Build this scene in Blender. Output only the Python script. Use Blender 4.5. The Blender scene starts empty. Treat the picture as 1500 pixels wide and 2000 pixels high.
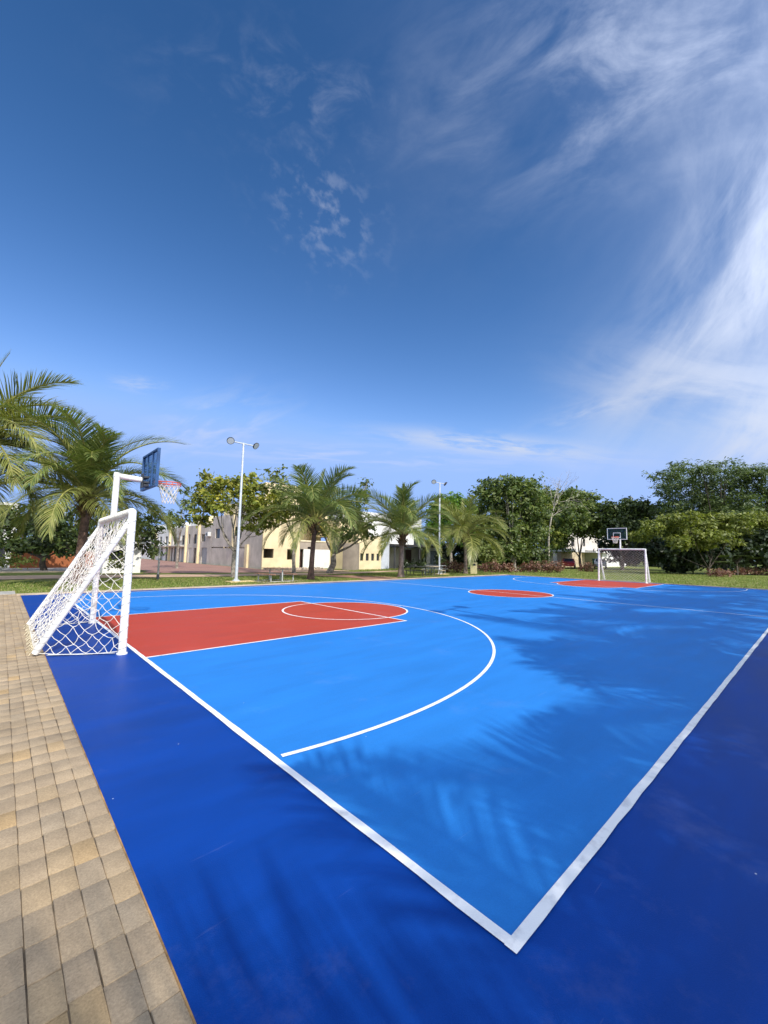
import bpy, math, random
import numpy as np
from mathutils import Vector, Matrix

rng = np.random.default_rng(7)
random.seed(7)
sc = bpy.context.scene
col = sc.collection
R = math.radians

# ------------------------------------------------------------------ camera
CAM = np.array([-1.7526, -1.0080, 1.67])
RIGHT = np.array([0.72975, -0.68345, 0.01887])
UP = np.array([-0.08250, -0.06063, 0.99475])
FWD = np.array([0.67872, 0.72747, 0.10063])
FPX = 798.0            # focal length in pixels of the 1500 px wide photograph


def ray(px, py):
    return RIGHT * (px - 750) / FPX - UP * (py - 1000) / FPX + FWD


def G(px, py):
    """ground point seen at a photograph pixel"""
    d = ray(px, py)
    p = CAM + d * (-CAM[2] / d[2])
    return p


def PD(px, py, depth):
    """real point on the sight line at a forward distance in metres"""
    return CAM + ray(px, py) * depth


def depth_of(p):
    return float((np.array(p) - CAM) @ FWD)


cam_d = bpy.data.cameras.new("camera")
cam = bpy.data.objects.new("camera", cam_d)
col.objects.link(cam)
m = Matrix(((RIGHT[0], UP[0], -FWD[0], CAM[0]),
            (RIGHT[1], UP[1], -FWD[1], CAM[1]),
            (RIGHT[2], UP[2], -FWD[2], CAM[2]), (0, 0, 0, 1)))
cam.matrix_world = m
cam_d.sensor_fit = 'HORIZONTAL'
cam_d.sensor_width = 36
cam_d.lens = FPX / 1500 * 36
cam_d.clip_start = 0.05
cam_d.clip_end = 3000
sc.camera = cam

# ------------------------------------------------------------------ materials
MATS = {}


class NT:
    def __init__(self, name):
        self.m = bpy.data.materials.new(name)
        self.m.use_nodes = True
        self.t = self.m.node_tree
        self.t.nodes.clear()
        self.out = self.t.nodes.new('ShaderNodeOutputMaterial')

    def n(self, typ, **kw):
        nd = self.t.nodes.new(typ)
        for k, v in kw.items():
            if k.startswith('_'):
                setattr(nd, k[1:], v)
            else:
                nd.inputs[k.replace('__', ' ')].default_value = v
        return nd

    def l(self, a, b):
        self.t.links.new(a, b)


def rgba(c):
    return (c[0], c[1], c[2], 1)


def mat(name, base, rough=0.6, var=0.12, scale=3.0, bump=0.0, bscale=60.0, metal=0.0,
        spec=0.5, second=None, island=0.0, translucent=0.0, stops=None, detail=6, coat=0.0, lo=.35, hi=.65):
    """principled surface with object-space noise; island = per-piece brightness spread"""
    if name in MATS:
        return MATS[name]
    N = NT(name)
    p = N.n('ShaderNodeBsdfPrincipled', Roughness=rough, Metallic=metal)
    p.inputs['Specular IOR Level'].default_value = spec
    if coat:
        p.inputs['Coat Weight'].default_value = coat
        p.inputs['Coat Roughness'].default_value = .15
    tc = N.n('ShaderNodeTexCoord')
    ns = N.n('ShaderNodeTexNoise', Scale=scale, Detail=detail, Roughness=.6)
    N.l(tc.outputs['Object'], ns.inputs['Vector'])
    second = second or [max(0, c * (1 - var * 2)) for c in base]
    base2 = [min(1, c * (1 + var)) for c in base]
    cr = N.n('ShaderNodeValToRGB')
    cr.color_ramp.elements[0].position = lo
    cr.color_ramp.elements[1].position = hi
    cr.color_ramp.elements[0].color = rgba(second)
    cr.color_ramp.elements[1].color = rgba(base2)
    N.l(ns.outputs['Fac'], cr.inputs['Fac'])
    c = cr.outputs['Color']
    if island or stops:
        g = N.n('ShaderNodeNewGeometry')
        if stops:
            r = N.n('ShaderNodeValToRGB')
            while len(r.color_ramp.elements) < len(stops):
                r.color_ramp.elements.new(.5)
            for e, (ps, cc) in zip(r.color_ramp.elements, stops):
                e.position = ps
                e.color = rgba(cc)
            N.l(g.outputs['Random Per Island'], r.inputs['Fac'])
            mr = N.n('ShaderNodeMapRange')
            mr.inputs['From Min'].default_value = .3
            mr.inputs['From Max'].default_value = .7
            mr.inputs['To Min'].default_value = 1 - var * 1.4
            mr.inputs['To Max'].default_value = 1 + var
            N.l(ns.outputs['Fac'], mr.inputs['Value'])
            vm = N.n('ShaderNodeVectorMath', _operation='SCALE')
            N.l(r.outputs['Color'], vm.inputs[0])
            N.l(mr.outputs[0], vm.inputs['Scale'])
            c = vm.outputs[0]
        else:
            mr = N.n('ShaderNodeMapRange')
            mr.inputs['To Min'].default_value = 1 - island
            mr.inputs['To Max'].default_value = 1 + island
            N.l(g.outputs['Random Per Island'], mr.inputs['Value'])
            vm = N.n('ShaderNodeVectorMath', _operation='SCALE')
            N.l(c, vm.inputs[0])
            N.l(mr.outputs[0], vm.inputs['Scale'])
            c = vm.outputs[0]
    N.l(c, p.inputs['Base Color'])
    if bump:
        nb = N.n('ShaderNodeTexNoise', Scale=bscale, Detail=5)
        N.l(tc.outputs['Object'], nb.inputs['Vector'])
        b = N.n('ShaderNodeBump', Strength=bump, Distance=.02)
        N.l(nb.outputs['Fac'], b.inputs['Height'])
        N.l(b.outputs['Normal'], p.inputs['Normal'])
    if translucent:
        tr = N.n('ShaderNodeBsdfTranslucent')
        tv = N.n('ShaderNodeVectorMath', _operation='MULTIPLY')
        N.l(c, tv.inputs[0])
        tv.inputs[1].default_value = (1.5, 1.6, .7)
        N.l(tv.outputs[0], tr.inputs['Color'])
        ms = N.n('ShaderNodeMixShader', Fac=translucent)
        N.l(p.outputs[0], ms.inputs[1])
        N.l(tr.outputs[0], ms.inputs[2])
        N.l(ms.outputs[0], N.out.inputs['Surface'])
    else:
        N.l(p.outputs[0], N.out.inputs['Surface'])
    MATS[name] = N.m
    return N.m


def paint_mat(name, base, rough, streak=.1, specks=True):
    """rolled sport-court paint: long soft roller streaks, fine grain, dust specks"""
    N = NT(name)
    p = N.n('ShaderNodeBsdfPrincipled', Roughness=rough)
    p.inputs['Specular IOR Level'].default_value = .14
    tc = N.n('ShaderNodeTexCoord')
    mp = N.n('ShaderNodeMapping')
    mp.inputs['Scale'].default_value = (.5, 2.2, 1)
    N.l(tc.outputs['Object'], mp.inputs['Vector'])
    n1 = N.n('ShaderNodeTexNoise', Scale=1.1, Detail=6, Roughness=.62)
    N.l(mp.outputs[0], n1.inputs['Vector'])
    n2 = N.n('ShaderNodeTexNoise', Scale=170, Detail=3)
    N.l(tc.outputs['Object'], n2.inputs['Vector'])
    a = N.n('ShaderNodeMapRange')
    a.inputs['From Min'].default_value = .3
    a.inputs['From Max'].default_value = .7
    a.inputs['To Min'].default_value = 1 - streak
    a.inputs['To Max'].default_value = 1 + streak
    N.l(n1.outputs['Fac'], a.inputs['Value'])
    b = N.n('ShaderNodeMapRange')
    b.inputs['To Min'].default_value = .86
    b.inputs['To Max'].default_value = 1.14
    N.l(n2.outputs['Fac'], b.inputs['Value'])
    mu = N.n('ShaderNodeMath', _operation='MULTIPLY')
    N.l(a.outputs[0], mu.inputs[0])
    N.l(b.outputs[0], mu.inputs[1])
    vs = N.n('ShaderNodeVectorMath', _operation='SCALE')
    vs.inputs[0].default_value = base
    N.l(mu.outputs[0], vs.inputs['Scale'])
    c = vs.outputs[0]
    if specks:
        # scuffs: pale, thin, stretched marks, and dust grains
        v = N.n('ShaderNodeTexVoronoi', Scale=3.2)
        N.l(tc.outputs['Object'], v.inputs['Vector'])
        lt = N.n('ShaderNodeMath', _operation='LESS_THAN')
        lt.inputs[1].default_value = .016
        N.l(v.outputs['Distance'], lt.inputs[0])
        mx = N.n('ShaderNodeMix', _data_type='RGBA')
        N.l(lt.outputs[0], mx.inputs['Factor'])
        N.l(c, mx.inputs[6])
        mx.inputs[7].default_value = (.5, .52, .55, 1)
        n3 = N.n('ShaderNodeTexNoise', Scale=.9, Detail=9, Roughness=.75)
        N.l(tc.outputs['Object'], n3.inputs['Vector'])
        r3 = N.n('ShaderNodeMapRange')
        r3.inputs['From Min'].default_value = .56
        r3.inputs['From Max'].default_value = .76
        r3.inputs['To Max'].default_value = .09
        N.l(n3.outputs['Fac'], r3.inputs['Value'])
        mx2 = N.n('ShaderNodeMix', _data_type='RGBA')
        N.l(r3.outputs[0], mx2.inputs['Factor'])
        N.l(mx.outputs[2], mx2.inputs[6])
        mx2.inputs[7].default_value = (.42, .42, .5, 1)
        # short drag marks: stretched noise, thresholded thin
        mp4 = N.n('ShaderNodeMapping')
        mp4.inputs['Rotation'].default_value = (0, 0, .6)
        mp4.inputs['Scale'].default_value = (1.2, 26, 1)
        N.l(tc.outputs['Object'], mp4.inputs['Vector'])
        n4 = N.n('ShaderNodeTexNoise', Scale=1.6, Detail=4, Roughness=.5, Distortion=.3)
        N.l(mp4.outputs[0], n4.inputs['Vector'])
        r4 = N.n('ShaderNodeMapRange')
        r4.inputs['From Min'].default_value = .70
        r4.inputs['From Max'].default_value = .76
        r4.inputs['To Max'].default_value = .08
        N.l(n4.outputs['Fac'], r4.inputs['Value'])
        mx4 = N.n('ShaderNodeMix', _data_type='RGBA')
        N.l(r4.outputs[0], mx4.inputs['Factor'])
        N.l(mx2.outputs[2], mx4.inputs[6])
        mx4.inputs[7].default_value = (.5, .52, .58, 1)
        c = mx4.outputs[2]
    N.l(c, p.inputs['Base Color'])
    rr = N.n('ShaderNodeMapRange')
    rr.inputs['To Min'].default_value = rough - .1
    rr.inputs['To Max'].default_value = rough + .12
    N.l(n1.outputs['Fac'], rr.inputs['Value'])
    N.l(rr.outputs[0], p.inputs['Roughness'])
    bp = N.n('ShaderNodeBump', Strength=.25, Distance=.004)
    N.l(n2.outputs['Fac'], bp.inputs['Height'])
    N.l(bp.outputs['Normal'], p.inputs['Normal'])
    N.l(p.outputs[0], N.out.inputs['Surface'])
    return N.m


def line_mat():
    """white court line, worn and dusty in places"""
    return mat('line_paint', (.84, .84, .82), .5, var=.03, scale=7, bump=.2, bscale=150,
               second=(.60, .60, .60), detail=12, lo=.30, hi=.48)


# ------------------------------------------------------------------ mesh building
def link(name, me, m_, parent=None):
    o = bpy.data.objects.new(name, me)
    col.objects.link(o)
    if m_ is not None and not me.materials:
        me.materials.append(m_)
    if parent is not None:
        o.parent = parent
    return o


class MB:
    def __init__(self):
        self.v = []
        self.f = []

    def add(self, vs, fs):
        o = len(self.v)
        self.v.extend([tuple(map(float, p)) for p in vs])
        self.f.extend([tuple(i + o for i in f) for f in fs])
        return self

    def box(self, x0, y0, z0, x1, y1, z1, bev=0.0):
        if x1 < x0: x0, x1 = x1, x0
        if y1 < y0: y0, y1 = y1, y0
        if z1 < z0: z0, z1 = z1, z0
        if bev <= 0:
            vs = [(x, y, z) for z in (z0, z1) for y in (y0, y1) for x in (x0, x1)]
            return self.add(vs, [(0, 2, 3, 1), (4, 5, 7, 6), (0, 1, 5, 4), (2, 6, 7, 3), (0, 4, 6, 2), (1, 3, 7, 5)])
        b = min(bev, (x1 - x0) / 3, (y1 - y0) / 3, (z1 - z0) / 3)
        import bmesh
        bm = bmesh.new()
        vs = [bm.verts.new((x, y, z)) for z in (z0, z1) for y in (y0, y1) for x in (x0, x1)]
        for f in [(0, 2, 3, 1), (4, 5, 7, 6), (0, 1, 5, 4), (2, 6, 7, 3), (0, 4, 6, 2), (1, 3, 7, 5)]:
            bm.faces.new([vs[i] for i in f])
        bmesh.ops.bevel(bm, geom=bm.edges[:], offset=b, segments=2, affect='EDGES', profile=.6)
        bm.verts.index_update()
        self.add([v.co[:] for v in bm.verts], [[v.index for v in f.verts] for f in bm.faces])
        bm.free()
        return self

    def quad(self, a, b, c, d):
        return self.add([a, b, c, d], [(0, 1, 2, 3)])

    def tube(self, pts, rad, n=8, cap=True):
        pts = [np.array(p, float) for p in pts]
        if not hasattr(rad, '__len__'):
            rad = [rad] * len(pts)
        base = len(self.v)
        prev = None
        for i, p in enumerate(pts):
            a = pts[max(i - 1, 0)]
            b = pts[min(i + 1, len(pts) - 1)]
            t = b - a
            t = t / (np.linalg.norm(t) + 1e-12)
            if prev is None:
                h = np.array([0, 0, 1.]) if abs(t[2]) < .9 else np.array([1., 0, 0])
                u = np.cross(t, h)
            else:
                u = prev - t * (prev @ t)
            u /= np.linalg.norm(u) + 1e-12
            w = np.cross(t, u)
            prev = u
            for k in range(n):
                an = 2 * math.pi * k / n
                self.v.append(tuple(p + rad[i] * (math.cos(an) * u + math.sin(an) * w)))
        for i in range(len(pts) - 1):
            for k in range(n):
                a = base + i * n + k
                b = base + i * n + (k + 1) % n
                self.f.append((a, b, b + n, a + n))
        if cap:
            self.f.append(tuple(base + k for k in range(n))[::-1])
            self.f.append(tuple(base + (len(pts) - 1) * n + k for k in range(n)))
        return self

    def disc(self, c, r, n=32, z=0):
        vs = [(c[0] + r * math.cos(2 * math.pi * k / n), c[1] + r * math.sin(2 * math.pi * k / n), z) for k in range(n)]
        return self.add(vs, [tuple(range(n))])

    def ring(self, c, r0, r1, z, a0=0, a1=2 * math.pi, n=128, keep=None):
        """flat ring strip; keep(x, y) drops segments"""
        A = np.linspace(a0, a1, n + 1)
        for i in range(n):
            q = []
            for (r, a) in ((r0, A[i]), (r1, A[i]), (r1, A[i + 1]), (r0, A[i + 1])):
                q.append((c[0] + r * math.cos(a), c[1] + r * math.sin(a), z))
            if keep is None or keep(sum(p[0] for p in q) / 4, sum(p[1] for p in q) / 4):
                self.add(q, [(0, 1, 2, 3)])
        return self

    def build(self, name, m_, parent=None, smooth=False, rel=None):
        me = bpy.data.meshes.new(name)
        v = self.v
        if rel is not None:
            v = [(a - rel[0], b - rel[1], c - rel[2]) for a, b, c in v]
        me.from_pydata(v, [], self.f)
        me.validate()
        if smooth:
            me.polygons.foreach_set('use_smooth', [True] * len(me.polygons))
            try:
                me.set_sharp_from_angle(angle=R(40))
            except Exception:
                pass
        me.update()
        return link(name, me, m_, parent)


def np_mesh(name, V, F, m_, parent=None, smooth=False):
    """fast quad mesh from numpy arrays"""
    me = bpy.data.meshes.new(name)
    V = np.ascontiguousarray(V, np.float32)
    F = np.ascontiguousarray(F, np.int32)
    k = F.shape[1]
    me.vertices.add(len(V))
    me.vertices.foreach_set('co', V.ravel())
    me.loops.add(F.size)
    me.loops.foreach_set('vertex_index', F.ravel())
    me.polygons.add(len(F))
    me.polygons.foreach_set('loop_start', np.arange(0, F.size, k, dtype=np.int32))
    me.polygons.foreach_set('loop_total', np.full(len(F), k, np.int32))
    me.update(calc_edges=True)
    return link(name, me, m_, parent)


def tag(o, label=None, cat=None, group=None, kind=None):
    if label: o['label'] = label
    if cat: o['category'] = cat
    if group: o['group'] = group
    if kind: o['kind'] = kind
    return o


def thing(name, loc, label, cat, group=None, rz=0):
    o = bpy.data.objects.new(name, None)
    o.empty_display_size = .3
    col.objects.link(o)
    o.location = Vector([float(c) for c in loc])
    o.rotation_euler = (0, 0, rz)
    return tag(o, label, cat, group)


def struct(o):
    o['kind'] = 'structure'
    return o


def copy_tree(o, parent=None):
    c = o.copy()
    col.objects.link(c)
    if parent is not None:
        c.parent = parent
    for ch in list(o.children):
        copy_tree(ch, c)
    return c


# ------------------------------------------------------------------ materials used
white_line = line_mat()
blue_light = paint_mat('light_blue_paint', (.022, .188, .55), .55, .10)
blue_dark = paint_mat('dark_blue_paint', (.003, .045, .26), .45, .15)
red_paint = paint_mat('red_paint', (.42, .054, .03), .5, .10)
white_metal = mat('white_paint_metal', (.80, .80, .77), .42, var=.05, scale=5, second=(.60, .58, .52), bump=.12, bscale=40, detail=10, lo=.3, hi=.52)
cord_white = mat('net_cord', (.74, .71, .63), .8, var=.12, scale=20)
cord_grey = mat('wrap_cord', (.42, .41, .38), .8, var=.1, scale=20)
galv = mat('galvanised_steel', (.60, .63, .66), .45, var=.08, scale=5, metal=.35)
dark_metal = mat('dark_metal', (.035, .04, .05), .5, var=.1)
concrete = mat('concrete', (.40, .38, .33), .85, var=.14, scale=2.5, bump=.3, bscale=30)
tan_conc = mat('tan_concrete', (.55, .43, .29), .85, var=.14, scale=1.2, bump=.25, bscale=30)
yellow_conc = mat('yellow_concrete', (.62, .47, .22), .85, var=.12, scale=2)

# ------------------------------------------------------------------ setting: ground
Lc, Wc = 30.06, 17.3
cy = Wc / 2


def sheet(x0, y0, x1, y1, z):
    return MB().quad((x0, y0, z), (x1, y0, z), (x1, y1, z), (x0, y1, z))


lawn = NT('lawn_grass')
p = lawn.n('ShaderNodeBsdfPrincipled', Roughness=.9)
p.inputs['Specular IOR Level'].default_value = .15
tc = lawn.n('ShaderNodeTexCoord')
n1 = lawn.n('ShaderNodeTexNoise', Scale=.35, Detail=8, Roughness=.65)
n2 = lawn.n('ShaderNodeTexNoise', Scale=9, Detail=6, Roughness=.7)
lawn.l(tc.outputs['Object'], n1.inputs['Vector'])
lawn.l(tc.outputs['Object'], n2.inputs['Vector'])
c1 = lawn.n('ShaderNodeValToRGB')
c1.color_ramp.elements[0].position = .35
c1.color_ramp.elements[0].color = (.10, .155, .022, 1)
c1.color_ramp.elements[1].position = .68
c1.color_ramp.elements[1].color = (.24, .23, .07, 1)
lawn.l(n1.outputs['Fac'], c1.inputs['Fac'])
c2 = lawn.n('ShaderNodeMapRange')
c2.inputs['From Min'].default_value = .3
c2.inputs['From Max'].default_value = .7
c2.inputs['To Min'].default_value = .55
c2.inputs['To Max'].default_value = 1.3
lawn.l(n2.outputs['Fac'], c2.inputs['Value'])
vs = lawn.n('ShaderNodeVectorMath', _operation='SCALE')
lawn.l(c1.outputs[0], vs.inputs[0])
lawn.l(c2.outputs[0], vs.inputs['Scale'])
lawn.l(vs.outputs[0], p.inputs['Base Color'])
b = lawn.n('ShaderNodeBump', Strength=.6, Distance=.05)
lawn.l(n2.outputs['Fac'], b.inputs['Height'])
lawn.l(b.outputs[0], p.inputs['Normal'])
lawn.l(p.outputs[0], lawn.out.inputs['Surface'])
struct(sheet(-900, -900, 900, 900, -.03).build('ground', lawn.m))

# court slab with painted sheets
CX0, CX1, CY0, CY1 = -1.105, 30.75, -1.7, 17.88
court = struct(MB().box(CX0, CY0, -.16, CX1, CY1, 0).build('court', blue_dark))
sheet(0, 0, Lc, Wc, .003).build('playing_area', blue_light, court)
kw, kd, fr = 4.9, 5.8, 1.8
red = MB()
for mir in (0, 1):
    X = (lambda x: Lc - x) if mir else (lambda x: x)
    a = [(X(0), cy - kw / 2, .0055), (X(kd), cy - kw / 2, .0055), (X(kd), cy + kw / 2, .0055), (X(0), cy + kw / 2, .0055)]
    red.add(a if not mir else a[::-1], [(0, 1, 2, 3)])
    # outer half of the free-throw circle
    A = np.linspace(-math.pi / 2, math.pi / 2, 49)
    pts = [(X(kd + .001 + fr * math.cos(t)), cy + fr * math.sin(t), .0055) for t in A]
    red.add(pts if not mir else pts[::-1], [tuple(range(len(pts)))])
red.disc((Lc / 2, cy), fr, 96, .0055)
red.build('red_area', red_paint, court)

lw = .03
z = .008


def wob(x0, y0, x1, y1, w, mb, step=.5):
    """a hand-masked painted stripe: edges wander by a millimetre or two"""
    d = np.array([x1 - x0, y1 - y0], float)
    Ln = np.linalg.norm(d)
    d /= Ln
    nrm = np.array([-d[1], d[0]])
    k = max(2, int(Ln / step) + 1)
    T = np.linspace(0, Ln, k)
    e1 = w + rng.normal(0, .0022, k)
    e2 = w + rng.normal(0, .0022, k)
    vs = []
    for i in range(k):
        c = np.array([x0, y0]) + d * T[i]
        vs.append((*(c + nrm * e1[i]), z))
        vs.append((*(c - nrm * e2[i]), z))
    mb.add(vs, [(2 * i + 1, 2 * i + 3, 2 * i + 2, 2 * i) for i in range(k - 1)])


lines = MB()
wob(-lw, 0, Lc + lw, 0, lw, lines, .25)
wob(-lw, Wc, Lc + lw, Wc, lw, lines)
lines2 = MB()
wob(0, lw, 0, Wc - lw, lw, lines2, .25)
wob(Lc, lw, Lc, Wc - lw, lw, lines2)
lines.build('side_line', white_line, court)
lines2.build('end_line', white_line, court)
l3 = MB()
mw = .025
wob(Lc / 2, lw, Lc / 2, cy - fr - mw, mw, l3)
wob(Lc / 2, cy - fr + mw, Lc / 2, cy + fr - mw, mw, l3)
wob(Lc / 2, cy + fr + mw, Lc / 2, Wc - lw, mw, l3)
l3.build('centre_line', white_line, court)
l4 = MB().ring((Lc / 2, cy), fr - mw, fr + mw, z)
l4.build('centre_circle', white_line, court)
for mir in (0, 1):
    X = (lambda x: Lc - x) if mir else (lambda x: x)
    k = MB()
    wob(X(lw), cy - kw / 2, X(kd + mw), cy - kw / 2, mw, k)
    wob(X(lw), cy + kw / 2, X(kd + mw), cy + kw / 2, mw, k)
    k.build('key_line', white_line, court)
    q = MB()
    wob(X(kd), cy - kw / 2 + mw, X(kd), cy - fr - mw, mw, q)
    wob(X(kd), cy - fr + mw, X(kd), cy + fr - mw, mw, q)
    wob(X(kd), cy + fr + mw, X(kd), cy + kw / 2 - mw, mw, q)
    q.build('free_throw_line', white_line, court)
    if mir:
        MB().ring((X(kd), cy), fr - mw, fr + mw, z, math.pi / 2, 3 * math.pi / 2).build('free_throw_circle', white_line, court)
    else:
        MB().ring((X(kd), cy), fr - mw, fr + mw, z).build('free_throw_circle', white_line, court)
    MB().ring((X(1.2), cy), 6.63 - mw, 6.63 + mw, z, n=220,
              keep=(lambda x, y: lw < x < Lc - lw)).build('three_point_line', white_line, court)

# paved edge: real pavers with per-stone colour
pv = NT('paver_stone')
p = pv.n('ShaderNodeBsdfPrincipled', Roughness=.88)
p.inputs['Specular IOR Level'].default_value = .2
tc = pv.n('ShaderNodeTexCoord')
g = pv.n('ShaderNodeNewGeometry')
r1 = pv.n('ShaderNodeValToRGB')
st = [(0, (.35, .265, .17)), (.3, (.385, .29, .182)), (.55, (.41, .305, .188)), (.75, (.36, .28, .185)), (.94, (.42, .305, .175)), (1, (.45, .305, .15))]
while len(r1.color_ramp.elements) < len(st):
    r1.color_ramp.elements.new(.5)
for e, (a, c) in zip(r1.color_ramp.elements, st):
    e.position = a
    e.color = rgba(c)
pv.l(g.outputs['Random Per Island'], r1.inputs['Fac'])
n1 = pv.n('ShaderNodeTexNoise', Scale=2.2, Detail=5)
n2 = pv.n('ShaderNodeTexNoise', Scale=95, Detail=6, Roughness=.7)
n3 = pv.n('ShaderNodeTexNoise', Scale=14, Detail=4)
for n_ in (n1, n2, n3):
    pv.l(tc.outputs['Object'], n_.inputs['Vector'])
a = pv.n('ShaderNodeMapRange'); a.inputs['From Min'].default_value = .3; a.inputs['From Max'].default_value = .7
a.inputs['To Min'].default_value = .78; a.inputs['To Max'].default_value = 1.15
pv.l(n1.outputs['Fac'], a.inputs['Value'])
b = pv.n('ShaderNodeMapRange'); b.inputs['From Min'].default_value = .3; b.inputs['From Max'].default_value = .7
b.inputs['To Min'].default_value = .72; b.inputs['To Max'].default_value = 1.2
pv.l(n2.outputs['Fac'], b.inputs['Value'])
c_ = pv.n('ShaderNodeMapRange'); c_.inputs['To Min'].default_value = .8; c_.inputs['To Max'].default_value = 1.2
pv.l(n3.outputs['Fac'], c_.inputs['Value'])
mu = pv.n('ShaderNodeMath', _operation='MULTIPLY'); pv.l(a.outputs[0], mu.inputs[0]); pv.l(b.outputs[0], mu.inputs[1])
mu2 = pv.n('ShaderNodeMath', _operation='MULTIPLY'); pv.l(mu.outputs[0], mu2.inputs[0]); pv.l(c_.outputs[0], mu2.inputs[1])
vs = pv.n('ShaderNodeVectorMath', _operation='SCALE'); pv.l(r1.outputs[0], vs.inputs[0]); pv.l(mu2.outputs[0], vs.inputs['Scale'])
pv.l(vs.outputs[0], p.inputs['Base Color'])
ad = pv.n('ShaderNodeMath', _operation='MULTIPLY_ADD'); pv.l(n3.outputs['Fac'], ad.inputs[0]); ad.inputs[1].default_value = .25; pv.l(n2.outputs['Fac'], ad.inputs[2])
b = pv.n('ShaderNodeBump', Strength=.7, Distance=.003); pv.l(ad.outputs[0], b.inputs['Height']); pv.l(b.outputs[0], p.inputs['Normal'])
pv.l(p.outputs[0], pv.out.inputs['Surface'])
joint = mat('joint_soil', (.17, .13, .085), .95, var=.3, scale=8)
struct(sheet(-9, -9, CX0, 18.45, -.008).build('paving_bed', joint))
V = []
F = []
pw, pl = .108, .2025
x = CX0 - .004
ci = 0
while x > -5.2:
    off = rng.choice([0, .003, -.004, .012, -.014, .05], p=[.42, .2, .18, .08, .08, .04]) + .004 * ci
    y = -4.5 + (off % pl)
    while y < 18.4:
        gx = .0014 + abs(rng.normal(0, .0010))
        gy = .0009 + abs(rng.normal(0, .0008))
        z1 = rng.normal(0, .0010)
        tl = rng.normal(0, .0004, 4)
        e = .002
        xa, xb, ya, yb = x - pw + gx, x - gx, y + gy, y + pl - gy
        j = rng.normal(0, .0012, 8)
        xa, xb, ya, yb = xa + j[0], xb + j[1], ya + j[2], yb + j[3]
        o = len(V)
        V += [(xa, ya, -.025), (xb, ya, -.025), (xb, yb, -.025), (xa, yb, -.025),
              (xa, ya, z1 - .001), (xb, ya, z1 - .001), (xb, yb, z1 - .001), (xa, yb, z1 - .001),
              (xa + e, ya + e, z1 + tl[0]), (xb - e, ya + e, z1 + tl[1]), (xb - e, yb - e, z1 + tl[2]), (xa + e, yb - e, z1 + tl[3])]
        for k in range(4):
            k2 = (k + 1) % 4
            F.append((o + k, o + k2, o + 4 + k2, o + 4 + k))
            F.append((o + 4 + k, o + 4 + k2, o + 8 + k2, o + 8 + k))
        F.append((o + 8, o + 9, o + 10, o + 11))
        y += pl
    x -= pw
    ci += 1
pav = np_mesh('pavement', np.array(V), np.array(F), pv.m)
struct(pav)
rust = mat('edge_stain', (.33, .19, .07), .9, var=.3, scale=6)
MB().box(CX0 - .008, -1.7, -.03, CX0 - .001, 17.88, .003).build('edge_strip', rust, court)

# far kerb strips, path, road
def strip(name, pts, z, m_, thick=0.0):
    """ribbon between two polylines given as [(xa, ya, xb, yb), ...]"""
    mb = MB()
    vs = []
    for a in pts:
        vs += [(a[0], a[1], z), (a[2], a[3], z)]
    mb.add(vs, [(2 * i + 1, 2 * i + 3, 2 * i + 2, 2 * i)[::-1] for i in range(len(pts) - 1)])
    if thick:
        o = [(a[0], a[1]) for a in pts] + [(a[2], a[3]) for a in pts][::-1]
        n = len(o)
        vv = [(x, y, z) for x, y in o] + [(x, y, z - thick) for x, y in o]
        mb.add(vv, [(i, (i + 1) % n, n + (i + 1) % n, n + i) for i in range(n)])
    return struct(mb.build(name, m_))


strip('kerb', [(-1.2, 17.89, -1.2, 18.4), (CX1 + .35, 17.89, CX1 + .35, 18.4)], .02, tan_conc, .1)
strip('kerb_end', [(CX1 + .01, -6, CX1 + .32, -6), (CX1 + .01, 17.88, CX1 + .32, 17.88)], .02, tan_conc, .1)
strip('stone_edging', [(-6, 18.46, -6, 19.7), (-1.22, 18.46, -1.22, 19.7)], .012, concrete, .1)
path_m = mat('path_sand', (.54, .36, .23), .9, var=.12, scale=.8, bump=.2, bscale=25)
strip('path', [(-30, 27.6, -30, 31.2), (-4, 27.6, -4, 31.2), (2, 27.2, 2, 30.6), (7.8, 25.8, 8.6, 28.4), (14, 25.2, 14, 27.6),
               (20, 25.4, 20, 27.4), (24, 26.4, 24, 27.6), (30, 27.8, 30, 28.6)], -.012, path_m)
path2 = mat('path_brick', (.36, .19, .12), .9, var=.15, scale=2)
strip('footpath', [(15.0, 18.41, 17.6, 18.41), (15.9, 20.2, 19.4, 20.0), (15.6, 22.4, 18.2, 22.6), (12.8, 25.3, 15.2, 25.2)], -.008, path2)
rd = NT('brick_road')
p = rd.n('ShaderNodeBsdfPrincipled', Roughness=.9)
tc = rd.n('ShaderNodeTexCoord')
bt = rd.n('ShaderNodeTexBrick', Scale=4.5)
bt.inputs['Color1'].default_value = (.34, .185, .135, 1)
bt.inputs['Color2'].default_value = (.27, .15, .115, 1)
bt.inputs['Mortar'].default_value = (.2, .12, .09, 1)
rd.l(tc.outputs['Object'], bt.inputs['Vector'])
n1 = rd.n('ShaderNodeTexNoise', Scale=.5, Detail=6)
rd.l(tc.outputs['Object'], n1.inputs['Vector'])
a = rd.n('ShaderNodeMapRange'); a.inputs['To Min'].default_value = .7; a.inputs['To Max'].default_value = 1.4
rd.l(n1.outputs['Fac'], a.inputs['Value'])
vs = rd.n('ShaderNodeVectorMath', _operation='SCALE'); rd.l(bt.outputs['Color'], vs.inputs[0]); rd.l(a.outputs[0], vs.inputs['Scale'])
rd.l(vs.outputs[0], p.inputs['Base Color'])
rd.l(p.outputs[0], rd.out.inputs['Surface'])
strip('road', [(5.6, 31.4, 16.2, 28.6), (6.6, 34, 16.2, 34), (6.8, 60, 16.2, 60), (6.8, 140, 16.2, 140)], -.016, rd.m)
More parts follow.
